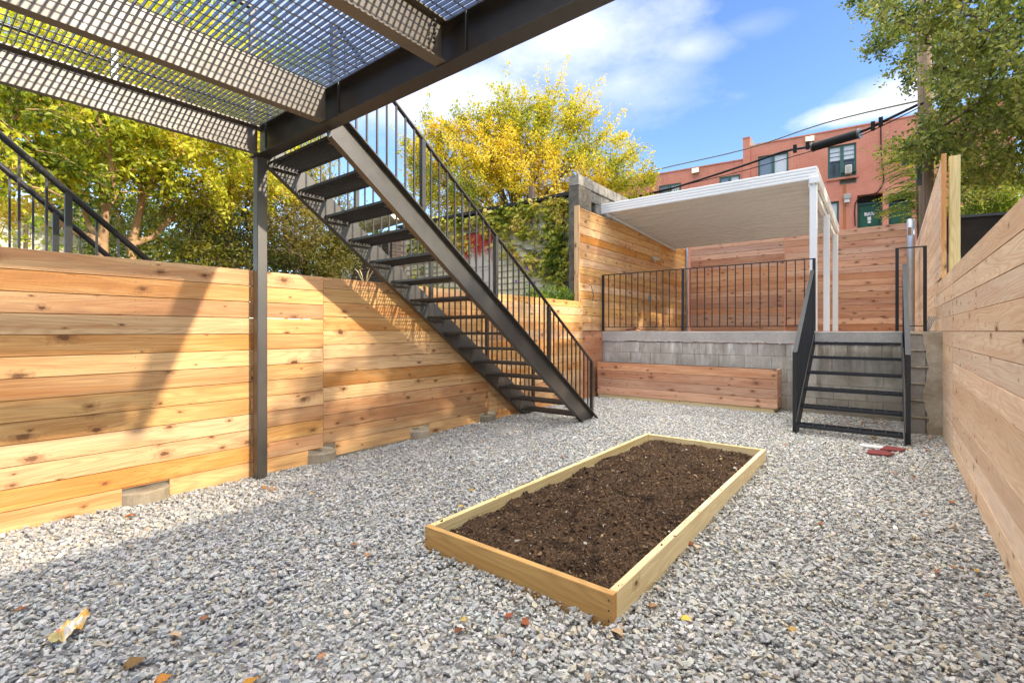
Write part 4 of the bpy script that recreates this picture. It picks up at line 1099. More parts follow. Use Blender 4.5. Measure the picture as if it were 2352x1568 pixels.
# yellow tree
def ytree():
    d=18; base=Vector(A(1190,700,d)); base.z=0; rs=np.random.default_rng(5)
    top=A(1185,520,d); limbs=[(tuple(base),A(1190,640,d),top)]
    lobes=[(A(1185,430,d),(3.9,3.2,1.6)),(A(1060,400,d),(1.9,2,2.0)),(A(1240,340,d),(2.1,2,1.9)),(A(1390,400,d),(1.9,1.8,1.1)),(A(1130,330,d),(1.5,1.5,1.4)),(A(1010,330,d),(.8,1,1.1)),(A(980,430,d),(1.0,1,1.5))]
    for (u,v) in((970,262),(1045,245),(1090,262),(1140,235),(1165,205),(1205,200),(1238,225),(1262,205),(1290,172),(1262,255),(1330,200),(1355,212),(1375,250),(1400,300),(1440,310),(1030,290),(1455,345),(1480,400),(1500,420),(925,330),(945,375),(1465,455),(1310,265),(1180,250),(1110,290)):
        limbs.append((top,tuple(np.array(A(.5*u+590,.5*v+255,d))+rs.normal(0,.4,3)),A(u,v,d+rs.normal(0,.5))))
    lb='large tree with golden yellow autumn leaves behind the ivy covered wall'
    rt,sk=tree('yellow_tree',tuple(base),limbs,lobes,1300,44,.098,[(.12,.18,.02),(.32,.35,.025),(.58,.50,.025),(.72,.54,.025),(.68,.52,.06)],lb,None,31,'bark_dark',.17,.24,.6,shell=.2,scale=.5,up=.25,tipr=.008)
    # feathery leading shoots
    P=[];D=[]
    for L in limbs[1:]:
        a=np.array(L[1]);b=np.array(L[2])
        m=420; u=rs.uniform(.25,1,m)[:,None]; q=a*(1-u)+b*u; q+=rs.normal(0,1,(m,3))*(.34*(1.12-u)+.05); P.append(q); D.append(rs.normal(0,.6,(m,3))+(b-a)/np.linalg.norm(b-a)*.6)
        m=5
        for j in range(m):
            f=rs.uniform(.35,.9); s=a*(1-f)+b*f; e=s+(b-a)/np.linalg.norm(b-a)*rs.uniform(.5,1.1)+rs.normal(0,.35,3); k=70; uu=rs.uniform(0,1,(k,1)); P.append(s*(1-uu)+e*uu+rs.normal(0,.06,(k,3))); D.append(rs.normal(0,.6,(k,3))+[0,0,.3])
    P=np.concatenate(P);D=np.concatenate(D)
    leaves_mesh('shoots',P,D,.095*rs.uniform(.7,1.2,len(P)),palette(P,[(.26,.30,.02),(.46,.44,.03),(.66,.56,.03),(.74,.56,.03)],32,.6),rt,None,.6,seed=33)
ytree()
# big tree at the right
d=9.5
PAL_R=[(.025,.05,.012),(.065,.11,.02),(.13,.18,.03),(.24,.28,.055),(.42,.42,.13)]
bR=Vector(A(2500,760,11.5)); bR.z=0
lob=[(A(2230,30,10),(1.3,1.4,1.0)),(A(2100,50,13.2),(1.1,.9,.95)),(A(2040,90,13),(.7,.6,.6)),(A(2200,120,12.5),(1.2,1.0,1.0)),(A(2010,0,13),(.7,.7,.6)),(A(2230,300,11.5),(1.1,1.1,.9)),(A(2270,190,10),(1.3,1.5,.9)),(A(2330,330,10.5),(1.5,1.6,.9)),(A(2190,300,11),(.75,.9,.6)),(A(2070,325,10.2),(.6,.5,.26)),(A(2120,290,10.3),(.35,.4,.3)),(A(2150,340,10.5),(.6,.6,.4)),(A(2080,370,10.6),(.4,.4,.2)),(A(2350,80,9),(1.6,1.6,1.6)),(A(2240,400,12),(1.1,1.2,.6)),(A(2150,-80,9.5),(1.5,1.5,1.0)),(A(2110,170,13),(.8,.8,.6)),(A(2460,250,10),(1.3,1.3,1.8))]
tree('broadleaf_tree',tuple(bR),[(tuple(bR),A(2480,600,11.4),A(2440,380,11),A(2380,200,10.5),A(2300,60,10)),(A(2440,380,11),A(2330,300,10.7),A(2230,250,10.5),A(2150,300,10.6)),(A(2380,200,10.5),A(2250,190,10.3),A(2150,150,10.3)),(A(2440,380,11),A(2360,380,11.2),A(2250,400,11.6))],
  lob,1250,33,.098,PAL_R,'big dense green broadleaf tree overhanging from the right behind the utility pole',None,41,'bark_dark',.14,.2,.62,shell=.25,scale=1.0,gdir=(0,0,-.35))
bush('yellowing_shrub',2275,465,13.5,1.7,.75,'sunlit yellow green shrub above the black metal fence',[(.06,.12,.01),(.22,.30,.02),(.45,.45,.03)],42,260,36,.085,'shrub')
# neighbour tree out to the right of the fence, shading the yard
def shade_tree():
    base=(6.6,7.2,0)
    tree('shade_tree',base,[(base,(6.6,7.2,2.2),(6.5,7.0,4.2)),((6.6,7.2,2.2),(6.3,6.0,4.0)),((6.6,7.2,2.2),(6.8,8.6,4.2))],
    [((6.5,7.2,5.0),(1.9,2.6,1.5)),((6.4,5.0,4.9),(1.5,1.5,1.1)),((6.4,4.1,4.2),(1.0,1.2,.65)),((6.6,9.6,5.0),(1.5,1.9,1.3)),((6.4,7,6.3),(1.3,1.9,.8)),((6.5,11.4,4.6),(1.2,1.2,1.0))],480,34,.12,PAL_R,'broad green shade tree beyond the right fence',None,51,'bark_dark',.2,.16,.6,shell=.2)
shade_tree()
tree('shade_tree',(6.8,13,0),[((6.8,13,0),(6.8,13,3),(6.6,13,5.4)),((6.8,13,3),(6.5,11.5,5.5))],
  [((6.5,12.6,6.9),(1.5,2.2,1.3)),((6.5,10.7,6.6),(1.3,1.3,1.0)),((6.5,15,7.0),(1.3,1.5,1.3)),((6.5,12.5,5.6),(1.2,2.2,.8)),((6.5,10.6,8.3),(1.4,1.8,1.0)),((6.5,13,8.6),(1.4,2,1.1))],620,34,.12,PAL_R,'taller green shade tree beyond the right fence, farther back',None,52,'bark_dark',.2,.16,.6,shell=.2)
# ailanthus with compound leaves
def ailanthus():
    c=A(2085,440,13.2); root=empty('tree_of_heaven',(c[0]+.3,c[1]+.3,0),'young tree with long feathery compound leaves beside the green door','tree')
    rs=np.random.default_rng(61); P=[];D=[];mb=MB()
    b=Vector((c[0]+.35,c[1]+.3,0)); t=Vector(A(2105,380,13.4)); mb.tube([b,b*.4+t*.6,t],[.07,.05,.025],7); mb.build('trunk',M['bark_dark'],root,smooth=True)
    st_=MB()
    for k in range(95):
        a=rs.uniform(2.2,4.9) if k%3 else rs.uniform(0,6.28)
        o=Vector(A(2112,rs.uniform(335,500),13.3+rs.normal(0,.4))); L=rs.uniform(.6,1.05); dirx=Vector((math.cos(a),.5*math.sin(a),rs.uniform(-.1,.45))).normalized()
        pts=[o+dirx*L*s+Vector((0,0,-.35*L*s*s)) for s in np.linspace(0,1,7)]; st_.tube(pts,.004,3)
        sidev=Vector((-dirx.y,dirx.x,0)).normalized()
        for s in np.linspace(.15,1,15):
            q=o+dirx*L*s+Vector((0,0,-.35*L*s*s))
            for sg in(-1,1): P.append(tuple(q)); dd=sidev*sg+dirx*.45+Vector((0,0,-.35)); D.append(tuple(dd))
    st_.build('leaf_stalks',M['bark_dark'],root)
    P=np.array(P);D=np.array(D)
    leaves_mesh('crown',P,D,.115*rs.uniform(.8,1.15,len(P)),palette(P,[(.05,.10,.015),(.11,.19,.025),(.22,.27,.03),(.40,.38,.03)],62,.8),root,None,.3,seed=63)
ailanthus()
# ------------------------------------------------------------------ neighbours on the left
# cream rendered house far left
ch=empty('cream_house',A(60,600,12),'cream rendered house wall behind the crape myrtles at far left','house')
mb=MB(); p0=Vector(A(-400,700,11)); p1=Vector(A(262,700,15)); dv=(p1-p0); dv.z=0; L=dv.length; ang=math.atan2(dv.y,dv.x)
m3=Matrix.Rotation(ang,3,'Z'); mid=(p0+p1)/2; back=m3@Vector((0,2.0,0))
mb.box((mid.x+back.x,mid.y+back.y,2.35),(L,4,4.7),m3); mb.build('wall',M['cream'],ch)
mb=MB(); mb.box((mid.x+back.x,mid.y+back.y,4.78),(L+.3,4.3,.16),m3); mb.build('roof',M['plastic'],ch)
# neighbour's handrails rising behind the fence
def nrail(x,pa,pb,us,posts,lb):
    a=onX(*pa,x); b=onX(*pb,x); s=(b.z-a.z)/(b.y-a.y); lo=Vector((x,b.y+.5,b.z+s*.5)); hi=Vector((x,a.y-1.2,a.z-s*1.2))
    rt=empty('stair_railing',(x,b.y,0),lb,'railing'); mb=MB(); mb.tube([hi,lo],.024,10); h=mb.build('handrail',M['steel2'],rt,smooth=True)
    mb=MB(); mb.bar(hi+Vector((0,0,-1.0)),lo+Vector((0,0,-1.0)),.25,.05); mb.build('stair_flight',M['steel2'],rt)
    for u in us+posts:
        t=onX(u,500,x); z=a.z+s*(t.y-a.y); q=.042 if u in posts else .015
        mb=MB(); mb.box((x,t.y,z-.5),(q,q,1.0)); mb.build('rail_post' if u in posts else 'baluster',M['steel2'],rt)
nrail(-4.95,(0,310),(330,590),[-40,44,107,222,272],[157],'nearer dark steel stair handrail rising behind the left fence')
nrail(-5.85,(0,380),(250,590),[-30,22,76,184],[128],'farther dark steel stair handrail rising behind the left fence')
# gutter house
gh=empty('gutter_house',A(790,640,11.5),'low brick house with a white ogee gutter behind the left fence','house')
g0=Vector(A(688,556,13.2)); g1=Vector(A(908,484,13.2*201.5/275)); g1.z=g0.z
dv=(g1-g0); ang=math.atan2(dv.y,dv.x); m3=Matrix.Rotation(ang,3,'Z'); L=dv.length; mid=(g0+g1)/2
off=lambda x,y,z: Vector((mid.x,mid.y,0))+m3@Vector((x,y,0))+Vector((0,0,z))
mb=MB(); mb.box(off(-.35,.58,g0.z/2-.12),(L-.9,.36,g0.z-.24),m3); mb.build('wall',M['brick'],gh)
prof=[(0,0),(.03,-.02),(.05,-.07),(.10,-.10),(.12,-.12),(.28,-.12),(.28,.02),(0,.02)]
mb=MB(); mb.prism(prof,off(-L/2,0,g0.z),off(L/2-.25,0,g0.z),m3@Vector((0,1,0)),(0,0,1)); mb.build('gutter',M['offwhite'],gh)
mb=MB(); mb.prism([(.02,.02),(.4,.08),(.8,.02)],off(-L/2,0,g0.z),off(L/2-.25,0,g0.z),m3@Vector((0,1,0)),(0,0,1)); mb.build('roof',M['plastic'],gh)
mb=MB(); q=Vector(A(693,600,12.9)); mb.tube([(q.x,q.y,.5),(q.x,q.y,g0.z-.1)],.04,8); mb.build('downpipe',M['white'],gh)
wn=Vector(A(797,625,11.2))
def wloc(u,v):  # on the brick wall plane
    r=Vector(ray(u,v)); n=m3@Vector((0,1,0)); o=off(0,.39,0); t=(o-Vector((0,0,H))).dot(n)/Vector((r.x,r.y,r.z)).dot(n); return Vector((0,0,H))+r*t
a=wloc(786,592);b=wloc(806,655)
mb=MB(); c=(a+b)/2; ww=(m3.inverted()@(b-a)).x; hh=abs(a.z-b.z); mb.box(c,(abs(ww),.06,hh),m3); wf=mb.build('window',M['white'],gh)
mb=MB(); mb.box(c+m3@Vector((0,-.035,0)),(abs(ww)*.55,.02,hh*.8),m3); mb.build('pane',M['pane'],wf)
# ivy garage wall
YI=8.30
iv=empty('garage',(-6.2,YI,0),'old garage with pale yellow clapboard wall and faded red door, overgrown by ivy','garage')
xi0=onY(925,600,YI).x; xi1=-4.86
zr0=onY(925,523,YI).z; zr1=onY(1304,452,YI).z
mb=MB(); z=.6; k=0
while z<zr1-.02:
    zt=min(z+.135,zr1)
    mb.prism([(0,z),(-.022,z),(-.004,zt),(0,zt)],(xi0,YI,0),(xi1,YI,0),(0,1,0),(0,0,1)); z+=.135
mb.build('siding',M['siding'],iv)
mb=MB(); mb.box(((xi0+xi1)/2,YI+1.5,(zr1-.02)/2),(xi1-xi0-.02,2.99,zr1-.06)); mb.build('walls',M['siding'],iv)
mb=MB(); mb.prism([(-.10,-.02),(3.1,-.02),(3.1,.05),(-.10,.05)],(xi0-.1,YI,zr0),(xi1+.02,YI,zr1+.02),(0,1,0),(0,0,1)); mb.build('roof',M['black'],iv)
a=onY(1068,540,YI-.03);b=onY(1131,690,YI-.03)
mb=MB(); mb.box(((a.x+b.x)/2,YI-.03,(a.z+b.z)/2),(b.x-a.x,.05,a.z-b.z)); dr=mb.build('door',M['doorred'],iv)
for i in(0,1):
    for j in(0,1,2):
        mb=MB(); w_=(b.x-a.x)/2-.05; x=a.x+.04+w_/2+i*(w_+.03); zz=a.z-.12-.16-j*.36; 
        for dx,dz,sx,sz in((0,.14,w_-.04,.02),(0,-.14,w_-.04,.02),(-w_/2+.03,0,.02,.28),(w_/2-.03,0,.02,.28)):
            mb.box((x+dx,YI-.060,zz+dz),(sx,.012,sz))
        mb.box((x,YI-.056,zz),(w_-.06,.008,.26)); mb.build('door_panel',M['doorred'],dr)
mb=MB(); mb.box(((a.x+b.x)/2,YI-.05,a.z+.05),(b.x-a.x+.14,.06,.08)); mb.build('door_lintel',M['pole'],iv)
# dark flat roof edge further back and chimney stub
mb=MB(); p=onY(1222,452,YI+2.5); mb.box((p.x,YI+2.5,p.z+.0),(.13,.13,.55)); o=mb.build('roof_post',M['pole']); tag(o,'weathered wooden post stub sticking up over the garage roof','post')
# block boundary wall behind the tall fence
bw=empty('block_wall',(-4.8,10,0),'old weathered block wall with grey coping blocks behind the tall left fence','wall')
mb=MB(); zt0=4.10
yb=8.06
mb.box((-4.80,yb+.25,zt0/2),(.22,.5,zt0),col=(.7,0,0))
for k in range(17): mb.box((-4.692,yb-.002,3.6-.2*k),(.02,.02,.01),col=(.1,0,0))
mb.build('pier',M['pier_old'],bw,.01)
mb=MB()
for k in range(13):
    for r_ in range(3):
        mb.box((-4.80,yb+.5+.2+.405*k+(.2 if r_%2 else 0),zt0-.12-.205*r_-.045*k*.0),(.20,.395,.198),col=(random.random(),0,0))
mb.build('wall_body',M['cap_dark'],bw,.006)
mb=MB(); mb.box((-4.80,yb+3.2,1.6),(.18,5.4,3.2)); mb.build('wall_core',M['mortar'],bw)
mb=MB()
for k in range(12):
    mb.box((-4.795,yb+.19+.405*k,zt0+.105-.0*k),(.215,.396,.20),col=(random.uniform(.3,.9),0,0))
mb.build('coping',M['cap_dark'],bw,.006)
# ivy / vines
def vines(name,label,regions,n,seed,y,ls=.11,depth=.12,pal=None,parentless=True):
    rs=np.random.default_rng(seed); P=[];D=[]
    for (u0,v0,u1,v1,rad,wt) in regions:
        m=int(n*wt); t=rs.uniform(0,1,m); u=u0+(u1-u0)*t+rs.normal(0,rad,m)*.8; v=v0+(v1-v0)*t+rs.normal(0,rad,m)*.8
        for a,b in zip(u,v):
            g=vnoise(np.array([a*.045]),np.array([b*.045]),seed)[0]
            if g<.40 and rs.random()<.85: continue
            p=onY(float(a),float(b),y-rs.uniform(.02,depth)); P.append(tuple(p)); D.append((rs.normal(0,.5),rs.uniform(-.7,-.05),rs.normal(-.55,.35)))
    P=np.array(P);D=np.array(D)
    rt=empty(name,(P[:,0].mean(),y,0),label,'vine')
    r2_=np.random.default_rng(seed)
    # broad lobed leaves: three cards each
    Sz=ls*rs.uniform(.5,1.2,len(P)); cc=palette(P,pal or [(.10,.14,.02),(.27,.31,.04),(.48,.48,.07),(.62,.58,.12),(.66,.52,.16)],seed,2.2)
    th=np.array([-.75,0,.75]); PP=np.repeat(P,3,0); DD=np.repeat(D,3,0)
    s=np.stack([np.ones(len(D)),np.zeros(len(D)),np.zeros(len(D))],1); DD=DD/np.linalg.norm(DD,axis=1,keepdims=True)+np.repeat(s,3,0)*np.tile(th,len(P))[:,None]*.9
    leaves_mesh('leaves',PP,DD,np.repeat(Sz,3)*np.tile([.8,1,.8],len(P)),np.repeat(cc,3,0),rt,None,.75,seed=seed)
    mb=MB()
    for k in range(60):
        u0,v0,u1,v1,rad,wt=regions[rs.integers(0,len(regions))]; t=rs.uniform(0,1); a=u0+(u1-u0)*t;b=v0+(v1-v0)*t; pts=[]
        for i in range(8):
            pts.append(onY(a,b,y-.03-.03*rs.random())); a+=rs.normal(6,9); b+=rs.normal(9,9)
            b=min(b,690)
        mb.tube(pts,float(rs.uniform(.004,.010)),4,caps=False)
    mb.build('stems',M['bark_dark'],rt)
    return rt
vines('ivy','dense ivy hanging over the garage wall top and right side',[(1000,522,1300,462,13,.30),(1130,530,1300,500,26,.26),(1255,470,1290,620,20,.15),(1170,560,1290,600,24,.12),(940,545,1060,560,26,.18),(1240,620,1300,650,14,.03),(950,640,1070,690,14,.05)],2900,71,YI,.115)
vines('ivy','leafy green creeper on the brick house corner behind the staircase',[(830,560,835,640,18,.6),(870,560,960,600,16,.4),(860,520,880,600,14,.3)],900,72,9.0,.12,.3,[(.02,.05,.01),(.06,.12,.02),(.14,.22,.03)])
# morning glory flowers
fm=simple('purple_petal',(.25,.03,.50),.5)
for k,(u,v) in enumerate(((971,522),(1213,618),(1187,646),(982,516),(1229,650))):
    p=onY(u,v,YI-.15); mb=MB(); n_=8
    ring=[p+Vector((.028*math.cos(6.283*i/n_),-.02,.028*math.sin(6.283*i/n_))) for i in range(n_)]
    for i in range(n_): mb.face([p,ring[i],ring[(i+1)%n_]])
    o=mb.build('purple_flower',fm); tag(o,'small purple morning glory flower open among the ivy','flower','purple flowers in the ivy')
bush('green_shrub',1262,680,9.0,.55,.3,'fine bright green shrub just above the far end of the left fence',[(.04,.10,.01),(.12,.22,.02),(.25,.33,.03)],73,90,40,.05,'shrub',spread=.08)
# dry grass plume
mb=MB(); b=Vector(A(838,690,8.2)); 
for k in range(9):
    a=random.uniform(-.35,.35); L=random.uniform(.5,.8); pts=[b+Vector((a*L*s*s*1.2,0,L*s-.25*L*s*s)) for s in [i/6 for i in range(7)]]; mb.tube(pts,[.004]*5+[.012,.004],4)
o=mb.build('dry_grass',simple('straw',(.55,.42,.22),.8)); tag(o,'dry straw coloured grass plume peeking over the left fence by the stairs','grass')
# ------------------------------------------------------------------ red building
P0=Vector(A(1935,760,20.0)); P0.z=0; fd=Vector((.9946,.104,0)); fn=Vector((.104,-.9946,0))
def onF(u,v,o=0):
    r=Vector(ray(u,v)); pl=P0+fn*o; t=(pl.x*fn.x+pl.y*fn.y)/(r.x*fn.x+r.y*fn.y); q=Vector((0,0,H))+r*t; return ((q-P0).dot(fd),q.z)
mF=Matrix((fd,-fn,Vector((0,0,1)))).transposed()
def fb(s,z,o): return P0+fd*s+fn*o+Vector((0,0,z))
def frect(mb,s0,s1,z0,z1,o0,o1): mb.box(fb((s0+s1)/2,(z0+z1)/2,(o0+o1)/2),(abs(s1-s0),abs(o1-o0),abs(z1-z0)),mF)
rb=empty('red_building',tuple(P0),'terracotta red painted brick building with green windows and door beyond the back fence','building')
zR=onF(1860,311)[1]; zL=onF(1608,384)[1]; sP=onF(1716,330)[0]
wins=[(1741,360,1811,432),(1901.5,337.6,1967,402.8),(1905.7,464,1927,560),(1652,407,1700,470),(1513,427,1564,480)]
W_=[(*onF(a,b),*onF(c,d_)) for a,b,c,d_ in wins]
# make window heights sane
W_=[(s0,z1,s1,z0) for (s0,z1,s1,z0) in W_]
doors=[(1968.7,448.8,2027.5,560),(2041,446,2095,560)]
D_=[(*onF(a,b),*onF(c,d_)) for a,b,c,d_ in doors]
ventr=(*onF(1928.7,396.5),*onF(1967.3,419)); 
# wall built as a grid with openings
def wall_with_holes(name,s0,s1,z0,z1,holes,o0,o1,mat,parent):
    ss=sorted(set([s0,s1]+[h for H_ in holes for h in(H_[0],H_[2]) if s0<h<s1])); zz=sorted(set([z0,z1]+[h for H_ in holes for h in(H_[1],H_[3]) if z0<h<z1]))
    mb=MB()
    def solid(a,b): 
        return not any(H_[0]-1e-6<a<H_[2]+1e-6 and min(H_[1],H_[3])<b<max(H_[1],H_[3]) for H_ in holes)
    for i in range(len(ss)-1):
        j=0
        while j<len(zz)-1:
            if solid((ss[i]+ss[i+1])/2,(zz[j]+zz[j+1])/2):
                k=j
                while k+1<len(zz)-1 and solid((ss[i]+ss[i+1])/2,(zz[k+1]+zz[k+2])/2): k+=1
                # front/back/sides as one box; neighbours butt end to end
                frect(mb,ss[i],ss[i+1],zz[j],zz[k+1],o0,o1); j=k+1
            else: j+=1
    bm=bmesh.new(); me=None
    return mb.build(name,mat,parent)
holes=[(a,b,c,d_) for (a,b,c,d_) in W_+D_]+[ventr]
wall_with_holes('wall',sP+.0,onF(2330,400)[0],0,zR,[h for h in holes if h[0]>sP],-.35,0,M['red'],rb)
wall_with_holes('wall',onF(1380,400)[0],sP,0,zL,[h for h in holes if h[0]<sP],-.35,-.03,M['red'],rb)
mb=MB(); frect(mb,sP-.16,sP+.12,0,zR+.36,-.5,.10); mb.build('party_wall',M['red'],rb)
mb=MB(); s_=onF(1493,392)[0]; frect(mb,s_-.10,s_+.06,0,zL+.28,-.45,.06); mb.build('party_wall',M['red'],rb)
mb=MB(); frect(mb,sP-.18,sP+.14,zR+.36,zR+.40,-.53,.12); mb.build('pier_cap',M['red'],rb)
mb=MB(); mb.prism([(0,0),(.22,0),(.06,.34),(0,.34)],fb(sP+.12,zR,-.4),fb(sP+.12,zR,.02),fd,(0,0,1)); mb.build('flashing',M['cream'],rb)
mb=MB(); s0_,_=onF(1380,400); s1_,_=onF(2330,400); mb.box(fb((s0_+s1_)/2,zL/2,-4.2),(s1_-s0_,7.6,zL-.4),mF); mb.build('body',M['red'],rb)
mb=MB(); frect(mb,sP+.35,s1_,zR,zR+.05,-.4,.03); mb.build('coping',M['red'],rb)
mb=MB(); frect(mb,s0_,sP-.16,zL,zL+.05,-.4,.0); mb.build('coping',M['red'],rb)
def window(s0,z0,s1,z1,kind,parent=rb):
    z0,z1=min(z0,z1),max(z0,z1); t=.07; w_=s1-s0
    mb=MB(); frect(mb,s0,s1,z1-t,z1,-.12,-.05); frect(mb,s0,s1,z0,z0+t,-.12,-.05); frect(mb,s0,s0+t,z0+t,z1-t,-.12,-.05); frect(mb,s1-t,s1,z0+t,z1-t,-.12,-.05)
    if kind!='s': frect(mb,(s0+s1)/2-.06,(s0+s1)/2+.06,z0+t,z1-t,-.12,-.045)
    wf=mb.build('window',M['green'],parent)
    cells=[(s0+t,(s0+s1)/2-.06),((s0+s1)/2+.06,s1-t)] if kind!='s' else [(s0+t,s1-t)]
    for i,(a,b) in enumerate(cells):
        zm=z0+(z1-z0)*.52
        if kind=='slide':
            mb=MB(); frect(mb,a,b,z0+t,z1-t,-.10,-.085); mb.build('pane',M['pane'] if i==0 else M['curtain'],wf)
            continue
        mb=MB(); frect(mb,a,b,zm,z1-t,-.10,-.085); mb.build('pane',M['curtain'] if kind!='s' or 1 else M['pane'],wf)
        mb=MB(); frect(mb,a,b,z0+t,zm,-.10,-.085); mb.build('pane',M['pane_dark'] if kind!='s' else M['curtain'],wf)
        mb=MB(); frect(mb,a,b,zm-.03,zm+.03,-.085,-.06); mb.build('sash_bar',M['steel'],wf)
        if kind=='double' :
            mb=MB()
            for q in(.35,.65) : frect(mb,a,b,zm+(z1-t-zm)*q-.008,zm+(z1-t-zm)*q+.008,-.083,-.07)
            if i==0:
                for q in(.35,.5): x=a+(b-a)*q; frect(mb,x-.012,x+.012,z0+t,zm-.1,-.083,-.07)
            mb.build('blind_cord',M['ink'],wf)
    mb=MB(); frect(mb,s0-.06,s1+.06,z0-.09,z0-.0,-.05,.05); mb.build('window_sill',M['red'],wf)
    return wf
for (s0,z1,s1,z0),k in zip(W_,('slide','double','s','slide','slide')): wf=window(s0,z0,s1,z1,k)
s0,z1,s1,z0=W_[1]
mb=MB(); frect(mb,(s0+s1)/2+.10,s1-.16,z0+.08,z0+.42,-.10,.22); ac=mb.build('air_conditioner',M['offwhite'],rb,.02)
mb=MB(); 
for q in range(6): frect(mb,(s0+s1)/2+.14,s1-.20,z0+.13+.045*q,z0+.145+.045*q,.22,.226)
mb.build('grille',M['plastic'],ac)
s0,z1,s1,z0=ventr
mb=MB(); frect(mb,s0,s1,z0,z1,-.30,-.28); mb.build('vent_box',M['plastic'],rb)
mb=MB(); frect(mb,s0,s1,z1-.03,z1,-.06,.01); frect(mb,s0,s1,z0,z0+.03,-.06,.01); frect(mb,s0,s0+.03,z0+.03,z1-.03,-.06,.01); frect(mb,s1-.03,s1,z0+.03,z1-.03,-.06,.01); mb.build('vent_frame',M['green'],rb)
mb=MB(); a_=onF(1939,420); frect(mb,a_[0]-.05,a_[0]+.07,z0-3.2,z0-.02,.001,.004); mb.build('rust_streak',M['rustst'],rb)
# yellow window guard on the leftmost window
s0,z1,s1,z0=W_[4]; mb=MB()
for k in range(9): frect(mb,s0+.08+k*(s1-s0-.16)/8-.012,s0+.08+k*(s1-s0-.16)/8+.012,z0,z1-.1,.0,.024)
mb.build('window_guard',M['olive_cable'],rb)
for i,(s0,z1,s1,z0) in enumerate(D_):
    mb=MB(); frect(mb,s0,s1,z0-.05,z1,-.40,-.36); mb.build('recess_back',M['black'],rb)
    mb=MB(); frect(mb,s0+.03,s1-.03,z1-.36,z1-.30,-.36,-.24); frect(mb,s0+.0,s0+.06,z0,z1-.36,-.36,-.24); frect(mb,s1-.06,s1,z0,z1-.36,-.36,-.24); mb.build('door_frame',M['green'],rb)
    mb=MB(); frect(mb,s0+.07,s1-.07,z0,z1-.37,-.345,-.29); dd=mb.build('door',M['doorgreen'],rb)
    for a,b in((.12,.45),(.55,.88)):
        mb=MB(); w_=s1-s0; frect(mb,s0+w_*a,s0+w_*b,z1-.62,z1-.45,-.29,-.278); frect(mb,s0+w_*a,s0+w_*b,z1-1.35,z1-.72,-.29,-.278); mb.build('door_panel',M['doorgreen'],dd,.006)
    if i==0:
        def text(t,s,z,h,mat,parent,o=-.26,it=.3):
            c=bpy.data.curves.new('number','FONT'); c.body=t; c.size=h*1.4; c.extrude=.004; c.shear=it; c.align_x='CENTER'; c.align_y='CENTER'
            tmp=bpy.data.objects.new('tmp',c); C.objects.link(tmp); bpy.context.view_layer.update()
            me=bpy.data.meshes.new_from_object(tmp.evaluated_get(bpy.context.evaluated_depsgraph_get())); bpy.data.objects.remove(tmp)
            me.materials.clear(); me.materials.append(mat)
            ob_=bpy.data.objects.new('door_number',me); C.objects.link(ob_)
            ob_.matrix_world=Matrix.Translation(fb(s,z,o))@(Matrix((fd,Vector((0,0,1)),fn)).transposed()).to_4x4()
            mw=ob_.matrix_world.copy(); ob_.parent=parent; ob_.matrix_parent_inverse=Matrix.Identity(4); ob_.matrix_world=mw; return ob_
        sn,zn=onF(1998,488); mb=MB(); frect(mb,sn-.16,sn+.16,zn-.07,zn+.07,-.278,-.272); pn=mb.build('number_plate',M['white'],dd)
        text('730',sn,zn,.13,M['ink'],pn,-.268)
        sn,zn=onF(1998,499); mb=MB(); frect(mb,sn-.06,sn+.06,zn-.07,zn+.07,-.278,-.26); mb.build('knocker',M['white'],dd)
        mb=MB(); mb.tube([fb(sn,zn-.14,-.275),fb(sn,zn-.14,-.262)],.06,14); mb.build('door_sign',M['white'],dd)
# wall lamps
a_=onF(1945,456); o=empty('wall_lantern',tuple(fb(a_[0],a_[1],0)),'small dull box lantern on the red wall left of the green door','lamp')
mb=MB(); frect(mb,a_[0]-.12,a_[0]+.12,a_[1]-.04,a_[1]+.16,0,.16); mb.build('housing',M['plastic'],o,.01)
mb=MB(); frect(mb,a_[0]-.09,a_[0]+.09,a_[1]-.18,a_[1]-.04,.01,.13); mb.build('lens',M['cream_metal'],o,.01)
for (u,v,lb) in((1860,321,'lit floodlight high on the red wall, right one'),(1598,393,'lit floodlight on the lower left part of the red wall')):
    a_=onF(u,v); o=empty('floodlight',tuple(fb(a_[0],a_[1],0)),lb,'lamp','floodlights on the red wall')
    mb=MB(); frect(mb,a_[0]-.17,a_[0]+.17,a_[1]-.12,a_[1]+.12,.0,.12); mb.build('housing',M['plastic'],o,.01)
    mb=MB(); frect(mb,a_[0]-.14,a_[0]+.14,a_[1]-.09,a_[1]+.09,.121,.127); mb.build('lens',M['lamp'],o)
# conduit cable on the wall
mb=MB(); pts=[]
for u,v in((1964,519),(1963,490),(1964,468),(1972,455),(1985,451),(2000,448),(2014,443),(2024,430),(2030,415),(2029,395),(2026,370),(2023,345),(2023,290)):
    a_=onF(u,v); pts.append(fb(a_[0],a_[1],.03))
mb.tube(pts,.022,6); mb.build('wall_cable',M['rubber'],rb)
